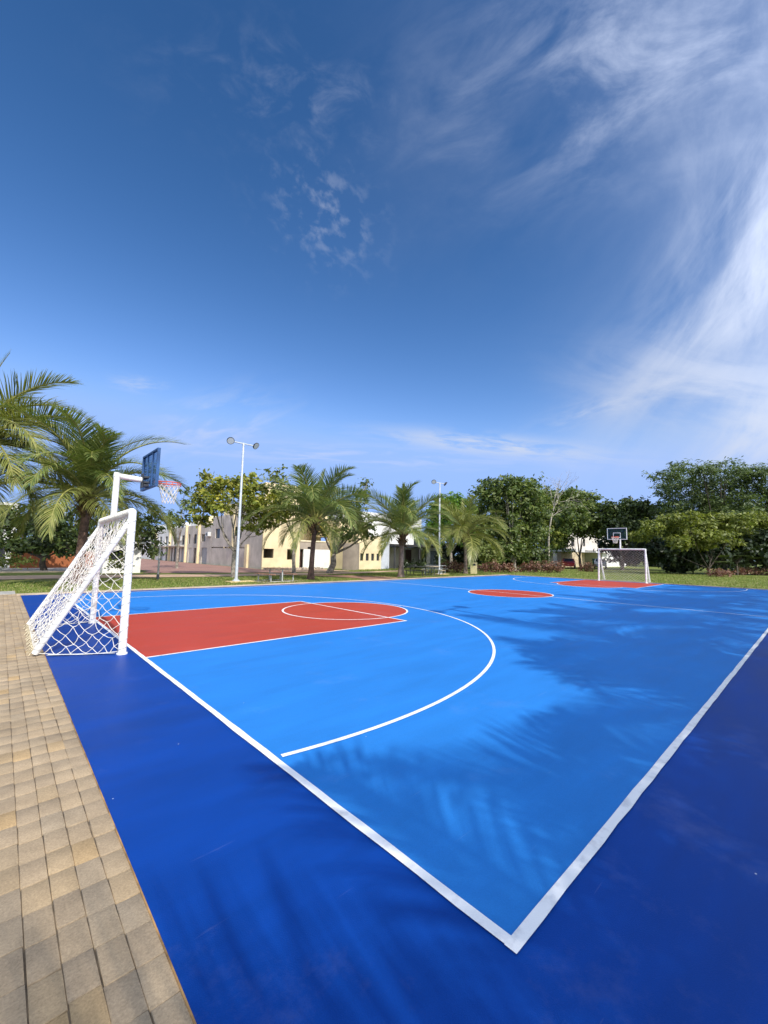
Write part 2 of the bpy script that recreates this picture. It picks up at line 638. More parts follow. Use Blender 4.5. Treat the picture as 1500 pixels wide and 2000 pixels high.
strip('verge_kerb', [(-40, 34.6, -40, 35.0), (4.2, 34.6, 4.2, 35.0), (5.2, 33.2, 5.7, 33.4)], .05, tan_conc, .1)
strip('driveway', [(-40, 35.4, -40, 46), (6.4, 35.4, 6.4, 46)], -.004, concrete)
strip('rubble_verge', [(16.3, 28.6, 16.3, 34.9), (20.5, 28.4, 20.5, 34.9), (22.0, 28.6, 22.0, 34.9)], -.006,
      mat('dry_soil', (.48, .33, .21), .95, var=.25, scale=1.5, bump=.6, bscale=9))

# rubble stones lying on the verge below the yellow wall
st_m = mat('rubble_stone', (.48, .39, .29), .95, var=.25, scale=4, bump=.5, bscale=12, island=.3)
mb = MB()
for i in range(220):
    x, y = rng.uniform(16.5, 22), rng.uniform(32.6, 34.9)
    s = rng.uniform(.05, .2)
    a = rng.uniform(0, 6.28, 6)
    pts = [(x + s * math.cos(t + a[0]) * rng.uniform(.6, 1), y + s * math.sin(t + a[0]) * rng.uniform(.6, 1), -.02) for t in np.linspace(0, 5.2, 6)]
    top = [(x + .6 * (q[0] - x), y + .6 * (q[1] - y), s * rng.uniform(.5, .9)) for q in pts]
    mb.add(pts + top, [(k, (k + 1) % 6, 6 + (k + 1) % 6, 6 + k) for k in range(6)] + [tuple(range(6, 12))])
tag(mb.build('rubble', st_m), kind='stuff')

# grass blades over the visible lawn
gm = mat('grass_blade', (.12, .17, .03), .8, stops=[(0, (.12, .18, .025)), (.5, (.19, .245, .045)), (.85, (.29, .28, .09)), (1, (.36, .31, .14))],
         translucent=.25, var=.2)


def blades(n, x0, x1, y0, y1, h, keep=None):
    x = rng.uniform(x0, x1, n)
    y = rng.uniform(y0, y1, n)
    if keep is not None:
        k = keep(x, y)
        x, y = x[k], y[k]
    n = len(x)
    a = rng.uniform(0, 2 * np.pi, n)
    w = rng.uniform(.012, .03, n)
    hh = h * rng.uniform(.5, 1.3, n)
    lean = rng.normal(0, .4, (n, 2)) * hh[:, None]
    b = np.stack([x, y, np.full(n, -.03)], 1)
    d = np.stack([np.cos(a) * w, np.sin(a) * w, 0 * a], 1)
    t = b + np.concatenate([lean, hh[:, None]], 1)
    V = np.stack([b - d, b + d, t + d * .2, t - d * .2], 1).reshape(-1, 3)
    return V


def lawnkeep(x, y):
    inpath = (y > 25.0) & (y < 31.4) & (x < 31)
    foot = (x > 14.6) & (x < 19.6) & (y < 25.4) & (np.abs(x - (16.2 + (y - 18.4) * .35 - np.maximum(y - 20, 0) * .75)) < 1.6)
    return ~(inpath | foot)


VV = np.concatenate([blades(36000, -8, 33, 18.5, 25.2, .055, lawnkeep),
                     blades(9000, 22, 40, 25, 31, .1, lambda x, y: y > 28.3 + 0 * x),
                     blades(22000, 31.2, 56, -4, 22, .08)])
q0 = VV.reshape(-1, 4, 3)[:, 0]
VV = VV.reshape(-1, 4, 3)[~((q0[:, 0] < -1.2) & (q0[:, 1] < 19.75))].reshape(-1, 3)
gr = np_mesh('grass', VV, np.arange(len(VV)).reshape(-1, 4), gm)
tag(gr, kind='stuff')

# ------------------------------------------------------------------ goals with basketball hoops
board_glass = NT('acrylic_board')
p = board_glass.n('ShaderNodeBsdfPrincipled', Roughness=.12)
p.inputs['Base Color'].default_value = (.10, .17, .25, 1)
tr = board_glass.n('ShaderNodeBsdfTransparent')
tr.inputs['Color'].default_value = (.62, .75, .88, 1)
ms = board_glass.n('ShaderNodeMixShader', Fac=.28)
board_glass.l(tr.outputs[0], ms.inputs[1])
board_glass.l(p.outputs[0], ms.inputs[2])
board_glass.l(ms.outputs[0], board_glass.out.inputs['Surface'])
board_dark = NT('smoked_board')
p = board_dark.n('ShaderNodeBsdfPrincipled', Roughness=.12)
p.inputs['Base Color'].default_value = (.03, .055, .065, 1)
tr = board_dark.n('ShaderNodeBsdfTransparent')
tr.inputs['Color'].default_value = (.6, .75, .8, 1)
ms = board_dark.n('ShaderNodeMixShader', Fac=.25)
board_dark.l(tr.outputs[0], ms.inputs[1])
board_dark.l(p.outputs[0], ms.inputs[2])
board_dark.l(ms.outputs[0], board_dark.out.inputs['Surface'])
blue_frame = mat('blue_frame', (.02, .08, .22), .45, var=.15, scale=5)
orange_rim = mat('rim_red', (.62, .10, .045), .5, var=.1)


def lattice(quad, du, dv, sag, jit, bulge, rad, tri=False, seed=0):
    """diamond net between four corners quad = (A top-left, B top-right, C bottom-right, D bottom-left)"""
    r_ = np.random.default_rng(seed)
    A, B, C, D = [np.array(q, float) for q in quad]
    w = max(np.linalg.norm(B - A), np.linalg.norm(C - D))
    h = (np.linalg.norm(D - A) + np.linalg.norm(C - B)) / 2
    nu = max(2, int(round(w / du)))
    nv = max(2, int(round(h / dv)) * 2)
    nrm = np.cross(C - D, A - D)
    nrm /= np.linalg.norm(nrm)

    def P(i, j):
        u = (i + (.5 if j % 2 else 0)) / nu
        v = j / nv
        u = min(max(u, 0), 1)
        p = (A * (1 - u) + B * u) * (1 - v) + (D * (1 - u) + C * u) * v
        k = math.sin(math.pi * u) * math.sin(math.pi * v)
        return p + np.array([0, 0, -sag * math.sin(math.pi * u) * (.4 + .6 * math.sin(math.pi * v)) * (v < .999) * (v > .001)]) + nrm * bulge * k

    cache = {}

    def Q(i, j):
        if (i, j) not in cache:
            on = j in (0, nv) or (j % 2 == 0 and i in (0, nu))
            cache[i, j] = P(i, j) + (0 if on else r_.normal(0, jit, 3))
        return cache[i, j]

    mb = MB()
    ends = []
    for j in range(nv):
        for i in range(nu + 1):
            if j % 2 == 0:
                nb = [i - 1, i]
            else:
                nb = [i, i + 1]
            if j % 2 == 1 and i == nu:
                continue
            for k in nb:
                if j % 2 == 0 and (k < 0 or k >= nu):
                    continue
                if j % 2 == 1 and k > nu:
                    continue
                a, b = Q(i, j), Q(k, j + 1)
                L = np.linalg.norm(b - a)
                if L < .012:
                    continue
                mid = (a + b) / 2 + np.array([0, 0, -.06 * L]) + r_.normal(0, .006, 3)
                mb.tube([a, mid, b], rad, 4, cap=False)
        # knots
    for key, q in cache.items():
        mb.tube([q - [0, 0, rad * 1.6], q + [0, 0, rad * 1.6]], rad * 1.9, 5)
    return mb


def tri_net(top, foot_a, foot_b, d, jit, rad, seed=0):
    """diamond net of even cells filling the triangle top - foot_a - foot_b"""
    r_ = np.random.default_rng(seed)
    T, A, B = [np.array(q, float) for q in (top, foot_a, foot_b)]
    ex = (B - A) * [1, 1, 0]
    W = np.linalg.norm(ex)
    ex /= W
    Hh = T[2] - A[2]
    xt = (T - A) @ ex
    side = np.cross(ex, [0, 0, 1.])

    def span(zv):
        f = min(1, max(0, zv / Hh))
        return xt * f, W + (xt - W) * f

    def w3(x, zv):
        lo, hi = span(zv)
        u = min(1, max(0, (x - lo) / max(hi - lo, .01)))
        sg = math.sin(math.pi * u)
        f = min(1, max(0, zv / Hh))
        base = A + (T - A) * f
        return base + ex * (x - lo) + side * .05 * sg + np.array([0, 0, -.05 * sg])

    nodes = {}
    for j in range(-1, int(Hh / (d / 2)) + 2):
        for i in range(-2, int(W / d) + 3):
            nodes[i, j] = np.array([i * d + (d / 2 if j % 2 else 0), j * d / 2]) + r_.normal(0, jit, 2)

    def inside(q):
        lo, hi = span(q[1])
        return 0 <= q[1] <= Hh and lo <= q[0] <= hi

    mb = MB()
    for (i, j), q in nodes.items():
        for k in ((i - 1, i) if j % 2 == 0 else (i, i + 1)):
            e = nodes.get((k, j + 1))
            if e is None:
                continue
            a, b = inside(q), inside(e)
            if not a and not b:
                continue
            p0, p1 = (q, e) if a else (e, q)
            if not (a and b):
                lo_, hi_ = 0.0, 1.0
                for _ in range(14):
                    m_ = (lo_ + hi_) / 2
                    if inside(p0 + (p1 - p0) * m_): lo_ = m_
                    else: hi_ = m_
                p1 = p0 + (p1 - p0) * lo_
            P0, P1 = w3(*p0), w3(*p1)
            L = np.linalg.norm(P1 - P0)
            if L < .01:
                continue
            mb.tube([P0, (P0 + P1) / 2 + [0, 0, -.07 * L] + r_.normal(0, .004, 3), P1], rad, 4, cap=False)
    for (x0, z0, x1, z1) in ((0, 0, xt, Hh), (W, 0, xt, Hh), (0, 0, W, 0)):
        mb.tube([w3(x0 + (x1 - x0) * k, z0 + (z1 - z0) * k) for k in np.linspace(0, .985, 14)], rad, 4)
    for q in nodes.values():
        if inside(q):
            c = w3(*q)
            mb.tube([c - [0, 0, rad * 1.6], c + [0, 0, rad * 1.6]], rad * 1.9, 5)
    return mb


def wraps(a, b, r, n, rad, seed=0):
    """one cord wound round a tube from end to end, with an uneven pitch"""
    r_ = np.random.default_rng(seed)
    a, b = np.array(a, float), np.array(b, float)
    t = (b - a) / np.linalg.norm(b - a)
    u = np.cross(t, [0.3, 0.9, .2])
    u /= np.linalg.norm(u)
    w = np.cross(t, u)
    k = n * 14
    adv = np.cumsum(np.repeat(r_.uniform(.55, 1.45, n), 14))
    adv = np.concatenate([[0], adv / adv[-1]])
    pts = []
    for i in range(k + 1):
        x = 2 * math.pi * i / 14
        pts.append(a + (b - a) * adv[i] + (r + rad * .7) * (math.cos(x) * u + math.sin(x) * w))
    return MB().tube(pts, rad, 4)


def make_goal(loc, rz, label, P0, P1, B0, B1, H, pole_y, board_x, board_w, board_h, board_z, near):
    t = thing('goal', loc, label, 'goal', 'goals with basketball hoops', rz)
    P0, P1, B0, B1 = [np.array([*q, 0.]) for q in (P0, P1, B0, B1)]
    T0, T1 = P0 + [0.005, .07, H], P1 + [0, 0.03, H]
    r, rb = .058, .044
    up = np.array([0, 0, 1.])
    for P, T in ((P0, T0), (P1, T1)):
        o = MB().tube([P, P + (T - P) * .5, T - up * .03, T + up * .02, T + up * .045], [r, r, r, r * .9, r * .45], 20).build('post', white_metal, t, True)
        MB().tube([P, P + up * .02], r * 1.35, 20).build('foot_collar', white_metal, o, True)
        wraps(P + up * .06, T - up * .05, r, 13, .0042, 3).build('cord_wrap', cord_grey, o)
    d = (T1 - T0) / np.linalg.norm(T1 - T0)
    cb = MB().tube([T0 + d * .04, T1 - d * .04], r, 20).build('crossbar', white_metal, t, True)
    wraps(T0 + d * .1, T1 - d * .1, r, 64, .0035, 5).build('cord_wrap', cord_white, cb)
    for (T, B, sd) in ((T0, B0, 1), (T1, B1, 2)):
        s0 = T - up * .10 + (B - T) * .015
        o = MB().tube([s0, s0 + (B - s0) * .5, B + up * .045], rb, 16).build('brace', white_metal, t, True)
        wraps(s0, B + up * .05, rb, 19, .004, sd).build('cord_wrap', cord_grey, o)
    for (P, B) in ((P0, B0), (P1, B1)):
        q0 = P + (B - P) * .08
        q1 = P + (B - P) * .86
        k = (B - P) / np.linalg.norm(B - P)
        nn = np.array([-k[1], k[0], 0]) * .028
        MB().add([q0 - nn * .6 + up * .02, q1 - nn + up * .02, q1 + nn + up * .02, q0 + nn * .6 + up * .02], [(0, 1, 2, 3)]).build('ground_strap', white_metal, t)
    # nets
    back = (T0 - up * .04, T1 - up * .04, B1 + up * .06, B0 + up * .06)
    lattice(back, .115 if near else .20, .16 if near else .17, .10, .018 if near else .01, .12, .0046 if near else .0042, seed=1).build('back_net', cord_white, t)
    for (T, P, B, sd) in ((T0, P0, B0, 4), (T1, P1, B1, 5)):
        tri_net(T - up * .12, P + up * .05, B + up * .05, .185, .017, .0048 if near else .0045, sd).build('side_net', cord_white, t)
    # ragged hem of the net lying on the ground
    hem = MB()
    r_ = np.random.default_rng(9)
    for k in range(46):
        u = (k + r_.uniform(.1, .9)) / 46
        b = B0 + (B1 - B0) * u + up * .04
        out = np.array([-1, r_.uniform(-.8, .8), 0]) * r_.uniform(.03, .09)
        hem.tube([b, b + out * .5 + up * r_.uniform(.0, .05), b + out + [0, 0, -.026]], .006, 4)
    hem.tube([B0 + (B1 - B0) * q + up * .04 for q in np.linspace(0, 1, 12)], .008, 5)
    hem.build('net_hem', mat('net_hem', (.62, .54, .36), .9, var=.15, scale=20), t)
    # basketball part welded on the crossbar
    u = (pole_y - T0[1]) / (T1[1] - T0[1])
    c = T0 + (T1 - T0) * u
    zt = 3.13
    MB().tube([c + up * .02, np.array([c[0], c[1], zt + .058])], r * .98, 20).build('hoop_pole', white_metal, t, True)
    MB().tube([(c[0] - .056, c[1], zt), (board_x - .16, c[1], zt - .03)], r * .96, 20).build('hoop_arm', white_metal, t, True)
    br = MB()
    br.box(board_x - .16, c[1] - .09, zt - .2, board_x - .145, c[1] + .09, zt + .1, .004)
    for zz in (zt - .15, zt - .09, zt + .02):
        br.box(board_x - .144, c[1] - .15, zz - .02, board_x - .05, c[1] + .15, zz + .02, .004)
    br.build('bracket', dark_metal, t)
    y0, y1, z0, z1 = c[1] - board_w / 2, c[1] + board_w / 2, board_z, board_z + board_h
    bd = MB().box(board_x - .006, y0 + .03, z0 + .03, board_x + .006, y1 - .03, z1 - .03).build('backboard', board_glass.m if near else board_dark.m, t)
    fr_ = MB()
    w = .035
    fr_.box(board_x - .045, y0, z0, board_x + .012, y1, z0 + w, .004)
    fr_.box(board_x - .045, y0, z1 - w, board_x + .012, y1, z1, .004)
    fr_.box(board_x - .045, y0, z0 + w + .001, board_x + .012, y0 + w, z1 - w - .001, .004)
    fr_.box(board_x - .045, y1 - w, z0 + w + .001, board_x + .012, y1, z1 - w - .001, .004)
    if near:
        for yy in (c[1] - .2, c[1] + .2):
            fr_.box(board_x - .04, yy - .02, z0 + w + .002, board_x - .008, yy + .02, z1 - w - .002, .004)
    fr_.build('board_frame', blue_frame if near else white_metal, bd)
    sq = MB()
    s0, s1, q0, q1 = c[1] - .24, c[1] + .24, z0 + .12, z0 + .48
    xf = board_x + .008
    for (a0, b0, a1, b1) in ((s0, q0, s1, q0 + .035), (s0, q1 - .035, s1, q1), (s0, q0 + .035, s0 + .035, q1 - .035), (s1 - .035, q0 + .035, s1, q1 - .035)):
        sq.box(xf, a0, b0, xf + .004, a1, b1)
    sq.build('target_square', white_metal, bd)
    rc = np.array([board_x + .15 + .225, c[1], board_z + .17])
    ring = MB()
    ring.tube([rc + .225 * np.array([math.cos(x), math.sin(x), 0]) for x in np.linspace(0, 2 * math.pi, 41)], .011, 8, cap=False)
    ring.tube([rc + .232 * np.array([math.cos(x), math.sin(x), 0]) - up * .045 for x in np.linspace(0, 2 * math.pi, 41)], .006, 6, cap=False)
    for x in np.linspace(0, 2 * math.pi, 13)[:-1]:
        ring.tube([rc + .228 * np.array([math.cos(x), math.sin(x), 0]), rc + .232 * np.array([math.cos(x), math.sin(x), 0]) - up * .045], .005, 5)
    for s in (-1, 1):
        ring.tube([(board_x + .012, c[1] + s * .09, rc[2]), (board_x + .19, c[1] + s * .14, rc[2])], .011, 8)
    ring.box(board_x + .013, c[1] - .11, rc[2] - .06, board_x + .03, c[1] + .11, rc[2] + .05, .004)
    ring.build('rim', orange_rim, t, True)
    nt = MB()
    for k in range(12):
        for s in (-1, 1):
            pts = []
            for q in np.linspace(0, 1, 9):
                rr = .222 * (1 - q) ** 1.2 + .105 + .01 * q - .105 * (1 - q) ** 1.2
                an = 2 * math.pi * k / 12 + s * q * 2 * math.pi * 2.5 / 12
                pts.append(rc + [rr * math.cos(an), rr * math.sin(an), -.012 - .43 * q])
            nt.tube(pts, .005 if near else .007, 4, cap=False)
    nt.build('basket_net', cord_white, t)
    return t


make_goal((-.15, 8.5, 0), 0, 'nearer white goal on the paving edge with a blue framed hoop on its crossbar',
          (-.05, -1.8), (.04, 1.72), (-1.08, -1.18), (-1.03, 1.95), 2.28, .12, .60, 1.2, .78, 2.93, True)
make_goal((Lc + .12, 8.72, 0), math.pi, 'farther white goal seen from the front with white bordered dark backboard',
          (0, -1.5), (0, 1.5), (-1.05, -1.45), (-1.05, 1.45), 2.27, .0, .60, 1.25, .8, 2.93, False)

# ------------------------------------------------------------------ floodlight poles
lens_m = mat('lamp_lens', (.62, .63, .6), .25, var=.1, scale=30)


def lamp(loc, H, label, yaw1, yaw2, arm_yaw=0.0):
    t = thing('floodlight_pole', loc, label, 'floodlight', 'floodlight poles around the court', arm_yaw)
    MB().tube([(0, 0, .02), (0, 0, .5), (0, 0, H)], [.085, .08, .055], 18).build('pole', galv, t, True)
    mb = MB().box(-.17, -.17, 0, .17, .17, .022, .004)
    for sx in (-1, 1):
        for sy in (-1, 1):
            mb.tube([(sx * .12, sy * .12, .02), (sx * .12, sy * .12, .07)], .015, 8)
    for k in range(4):
        a = math.pi / 2 * k
        c, s = math.cos(a), math.sin(a)
        mb.add([(c * .08, s * .08, .024), (c * .16, s * .16, .024), (c * .082, s * .082, .16)], [(0, 1, 2)])
    mb.build('base_plate', galv, t)
    MB().box(-.45, -.3, -.06, .95, .35, -.002, .01).build('footing', yellow_conc, t)
    MB().tube([(-.62, 0, H + .03), (.62, 0, H + .03)], .035, 12).build('cross_arm', galv, t, True)
    MB().tube([(0, 0, H - .1), (0, 0, H + .07)], .062, 14).build('top_collar', galv, t, True)
    for s, yaw in ((-1, yaw1), (1, yaw2)):
        hx = np.array([s * .74, 0, H + .05])
        n = np.array([math.cos(yaw) * .80, math.sin(yaw) * .80, -.60])
        hd = MB()
        hd.tube([hx - n * .11, hx - n * .10, hx - n * .035, hx - n * .03, hx + n * .03], [.07, .12, .13, .20, .205], 28)
        for k in range(10):
            a = 2 * math.pi * k / 10
            u = np.cross(n, [0, 0, 1.]); u /= np.linalg.norm(u); w = np.cross(n, u)
            dd = math.cos(a) * u + math.sin(a) * w
            hd.add([hx + dd * .05 - n * .115, hx + dd * .19 - n * .036, hx + dd * .12 - n * .10], [(0, 1, 2)])
        h = hd.build('lamp_head', dark_metal, t, True)
        MB().tube([hx + n * .031, hx + n * .036], .178, 28).build('lens', lens_m, h)
        MB().tube([(s * .60, 0, H + .03), hx - n * .06], .022, 8).build('lamp_bracket', galv, t, True)
    return t


p1 = G(461, 1136)
lamp((p1[0], p1[1], .03), 7.55, 'taller looking grey floodlight pole left of the picnic table, in front of the broadleaf tree', R(-100), R(-60), R(1))
p2 = G(858, 1121.5)
lamp((p2[0], p2[1], .03), 7.75, 'thin grey floodlight pole between two coconut palms, farther along the court', R(-120), R(-25), R(-4))
lamp((7.35, -2.25, .03), 7.9, 'floodlight pole beyond the near sideline whose T shaped shadow crosses the court', R(100), R(70), R(8))

# ------------------------------------------------------------------ palms
leaf_mats = [
    mat('palm_leaf_green', (.10, .14, .035), .42, stops=[(0, (.075, .12, .03)), (.5, (.17, .215, .055)), (1, (.30, .31, .10))], translucent=.24, var=.15, spec=.45),
    mat('palm_leaf_olive', (.14, .16, .045), .42, stops=[(0, (.11, .14, .035)), (.5, (.23, .25, .065)), (1, (.37, .35, .12))], translucent=.24, var=.15, spec=.45),
]
rachis_m = mat('palm_rachis', (.28, .27, .07), .55, var=.2, scale=4)
husk_m = mat('coconut_husk', (.16, .12, .035), .6, var=.3, scale=6)
fibre_m = mat('palm_fibre', (.13, .075, .03), .95, var=.35, scale=9, bump=.8, bscale=40)
trunk_dark = mat('palm_trunk', (.15, .085, .06), .9, var=.3, scale=4, bump=1, bscale=14, second=(.06, .035, .025))
trunk_grey = mat('palm_trunk_grey', (.22, .165, .13), .9, var=.3, scale=4, bump=1, bscale=14, second=(.11, .08, .06))


def frond_mesh(name, L, e0, e1, leaf_len, droop, seed, n=98, width=.040):
    r_ = np.random.default_rng(seed)
    ns = 26
    S = np.linspace(0, 1, ns)
    pitch = np.radians(e0 + (e1 - e0) * S ** 1.35)
    bend = np.cumsum(r_.normal(0, .01, ns)) + r_.normal(0, .12) * S ** 2
    dl = L / (ns - 1)
    pts = [np.zeros(3)]
    for i in range(1, ns):
        pm = (pitch[i] + pitch[i - 1]) / 2
        pts.append(pts[-1] + dl * np.array([math.cos(pm) * math.cos(bend[i]), math.cos(pm) * math.sin(bend[i]), math.sin(pm)]))
    pts = np.array(pts)
    mb = MB()
    mb.tube(pts, list(.05 * (1 - S) ** .8 + .006), 6)
    rv, rf = mb.v, mb.f
    V, F = [], []
    for k in range(n):
        s = .13 + .87 * (k + .5) / n
        i = min(int(s * (ns - 1)), ns - 2)
        t = s * (ns - 1) - i
        p = pts[i] * (1 - t) + pts[i + 1] * t
        f = pts[i + 1] - pts[i]
        f /= np.linalg.norm(f)
        side = np.cross(f, [0, 0, 1.])
        if np.linalg.norm(side) < .05:
            side = np.array([0, -1., 0])
        side /= np.linalg.norm(side)
        upv = np.cross(side, f)
        prof = (min(1, (s - .05) / .22) ** .7) * (1 - .62 * max(0, (s - .45) / .55) ** 1.5)
        for sg in (-1, 1):
            if r_.uniform() < .03:
                continue
            ll = leaf_len * prof * r_.uniform(.85, 1.12)
            ang = R(68 - 46 * s + r_.normal(0, 4))
            d0 = math.sin(ang) * side * sg + math.cos(ang) * f + upv * r_.uniform(.12, .38)
            d0 /= np.linalg.norm(d0)
            q = p.copy()
            d = d0.copy()
            wv = np.cross(d, upv)
            wv /= np.linalg.norm(wv) + 1e-9
            w0 = width * r_.uniform(.8, 1.2) * (.65 + .35 * prof)
            o = len(V)
            kk = 4
            dr = droop * r_.uniform(.7, 1.3)
            for a in range(kk + 1):
                tt = a / kk
                w = w0 * (.55 + .9 * tt if tt < .3 else .82 * (1 - ((tt - .3) / .7) ** 1.6) + .03)
                V.append(q - wv * w / 2)
                V.append(q + wv * w / 2)
                q = q + d * ll / kk
                d = d + np.array([0, 0, -1.]) * dr * (.35 + tt)
                d /= np.linalg.norm(d)
            for a in range(kk):
                F.append((o + 2 * a, o + 2 * a + 1, o + 2 * a + 3, o + 2 * a + 2))
    return (rv, rf, np.array(V), np.array(F))


FR = {}


def frond_set(kind):
    """kinds of frond: (length, start pitch, end pitch, leaflet length, droop)"""
    if kind in FR:
        return FR[kind]
    spec = {'spear': (1.0, 88, 66, .16, .02), 'rise': (1.0, 76, -6, .25, .14), 'arch': (1.0, 58, -48, .26, .26),
            'wide': (1.0, 36, -62, .27, .38), 'hang': (1.0, 14, -80, .26, .42), 'low': (1.0, -22, -86, .21, .30)}[kind]
    FR[kind] = []
    for sd in range(2):
        L, a, b, ll, dr = spec
        rv, rf, V, F = frond_mesh(kind, 4.2, a, b, ll * 4.2, dr, hash(kind) % 1000 * 0 + sum(map(ord, kind)) + sd * 37)
        rm = bpy.data.meshes.new('rachis')
        rm.from_pydata(rv, [], rf)
        rm.polygons.foreach_set('use_smooth', [True] * len(rm.polygons))
        rm.materials.append(rachis_m)
        lm = []
        for mt in leaf_mats:
            o = np_mesh('leaflet', V, F, mt)
            lm.append(o.data)
            bpy.data.objects.remove(o)
        FR[kind].append((rm, lm))
    return FR[kind]


def palm(base, H, label, plan, size=1.0, lean=(0, 0), rt=.17, mat_i=0, tm=None, nuts=0, group='coconut palms beyond the far sideline', seed=0, fib=1.0):
    """plan = list of (kind, azimuth degrees, scale)"""
    r_ = np.random.default_rng(seed)
    t = thing('palm_tree', (base[0], base[1], -.03), label, 'palm tree', group)
    top = np.array([lean[0], lean[1], H])
    n = 60
    S = np.linspace(0, 1, n)
    pts = [np.array([lean[0] * s ** 1.6, lean[1] * s ** 1.6, H * s]) for s in S]
    rad = [rt * (1.0 + .75 * math.exp(-s * H / .28) - .22 * s) * (1 + (.055 if i % 2 else -.035)) for i, s in enumerate(S)]
    MB().tube(pts, rad, 16).build('trunk', tm or trunk_dark, t, True)
    # fibre sheath and old leaf bases at the crown
    fb = MB()
    for k in range(int(34 * fib)):
        a = r_.uniform(0, 6.28)
        z0 = H - r_.uniform(-.05, .75) * fib
        d = np.array([math.cos(a), math.sin(a), 0])
        q = np.array([top[0], top[1], z0]) + d * rt * .55
        L = r_.uniform(.25, .5) * size
        fb.tube([q, q + d * L * .35 + [0, 0, L * .7], q + d * L * .8 + [0, 0, L * 1.0]], [.07 * size, .055 * size, .02], 6)
        if k % 3 == 0:
            fb.tube([q, q + d * L * .6 - [0, 0, L * .3], q + d * L * 1.0 - [0, 0, L * 1.1]], [.03, .018, .006], 5)
    fb.tube([top - [0, 0, .35], top, top + [0, 0, .45 * size]], [rt * .9, rt * 1.15, rt * .5], 12)
    fb.build('leaf_base', fibre_m, t)
    for k in range(nuts):
        a = r_.uniform(0, 6.28)
        c = top + np.array([math.cos(a) * r_.uniform(.22, .5), math.sin(a) * r_.uniform(.22, .5), r_.uniform(-.55, .12)])
        rr = r_.uniform(.09, .13)
        mb = MB()
        mb.tube([c + [0, 0, z_ * rr] for z_ in (1.15, 1.0, .6, 0, -.6, -1.0, -1.15)], [rr * q for q in (.05, .45, .85, 1, .85, .45, .05)], 12)
        mb.tube([c + [0, 0, rr], (c + top) / 2 + [0, 0, .25], top + [0, 0, .15]], .015, 5)
        mb.build('coconut', husk_m, t, True)
    for k, (kind, az, s) in enumerate(plan):
        rm, lm = frond_set(kind)[k % 2]
        o = bpy.data.objects.new('frond', rm)
        col.objects.link(o)
        o.parent = t
        a = R(az)
        o.location = top + np.array([math.cos(a) * .06, math.sin(a) * .06, .12])
        o.rotation_euler = (R(r_.normal(0, 9)), R(r_.normal(0, 4)), a)
        o.scale = (s * size,) * 3
        q = bpy.data.objects.new('leaflet', lm[mat_i if kind not in ('hang', 'low') else 1])
        col.objects.link(q)
        q.parent = o
    return t


def auto_plan(seed, counts=(2, 5, 7, 6, 4, 0), hang=1.0):
    r_ = np.random.default_rng(seed)
    out = []
    a0 = r_.uniform(0, 360)
    for kind, c in zip(('spear', 'rise', 'arch', 'wide', 'hang', 'low'), counts):
        for k in range(c):
            a0 += 137.5
            out.append((kind, a0 + r_.normal(0, 12), r_.uniform(.85, 1.1) * {'spear': .78, 'hang': hang}.get(kind, 1)))
    return out


# camera-facing azimuths: image right is about -43 deg, image left about 137 deg, away 47, towards -133
bB = G(151, 1139)
palm(bB, 4.05, 'broad coconut palm behind the near goal, brown fibrous crown with coconuts under its fronds',
     auto_plan(11, (3, 9, 8, 8, 10, 0)), 1.2, (.12, .0), .21, 0, trunk_dark, 9, seed=2, fib=1.25)
bA = PD(-105, 1139, 18.6)
palm((bA[0], bA[1]), 6.3, 'coconut palm at the left edge of the picture, only its long fronds showing',
     [('rise', -40, 1.08), ('arch', -45, 1.1), ('arch', -25, 1.1), ('wide', -45, 1.1), ('hang', -38, 1.05), ('wide', -60, 1.05), ('hang', -70, 1.0),
      ('wide', -15, 1.0), ('low', -50, .95), ('hang', -20, 1.0), ('rise', 60, .9), ('arch', 90, 1), ('arch', 160, 1), ('wide', -110, 1),
      ('wide', 130, 1), ('hang', 200, 1), ('arch', 230, 1), ('spear', 0, .9), ('hang', -100, 1), ('hang', -55, 1.1), ('low', -35, 1.0), ('low', -65, 1.0), ('hang', -45, 1.15)], 1.3, (.2, 0), .2, 1, trunk_dark, 3, seed=3)
bC = G(607, 1131)
palm(bC, 3.5, 'coconut palm right of the picnic table with one yellow dying frond hanging down its trunk',
     auto_plan(23, (2, 7, 8, 7, 6, 0), .8), 1.18, (.18, .0), .165, 0, trunk_dark, 2, seed=4)
bD = G(783, 1127)
palm(bD, 2.95, 'coconut palm with reddish trunk in front of the modern white house',
     auto_plan(31, (2, 8, 8, 7, 6, 0), .8), 1.12, (.1, .0), .185, 0, trunk_grey, 0, seed=5)
bE = G(909, 1120)
palm(bE, 3.3, 'shorter coconut palm beside the cream litter bin, in front of the round tree',
     auto_plan(47, (1, 5, 8, 8, 7, 0)), 1.12, (.05, .0), .15, 1, trunk_grey, 0, seed=6)
# the hanging yellow frond of the palm by the table
for ob in [o for o in col.objects if o.get('label', '').startswith('coconut palm right of the picnic')]:
    yl = mat('palm_leaf_yellow', (.34, .30, .05), .5, stops=[(0, (.26, .24, .04)), (.5, (.36, .32, .06)), (1, (.20, .22, .06))], translucent=.3)
    ry = mat('yellow_rachis', (.55, .45, .06), .5)
    rm, lm = frond_set('low')[0]
    r2 = rm.copy(); r2.materials.clear(); r2.materials.append(ry)
    l2 = lm[0].copy(); l2.materials.clear(); l2.materials.append(yl)
    o = link('frond', r2, None, ob)
    o['label'] = 'yellow dying frond'
    o.location = (.22, -.08, 3.5)
    o.rotation_euler = (0, R(10), R(-70))
    o.scale = (.58, .58, .58)
    link('leaflet', l2, None, o)

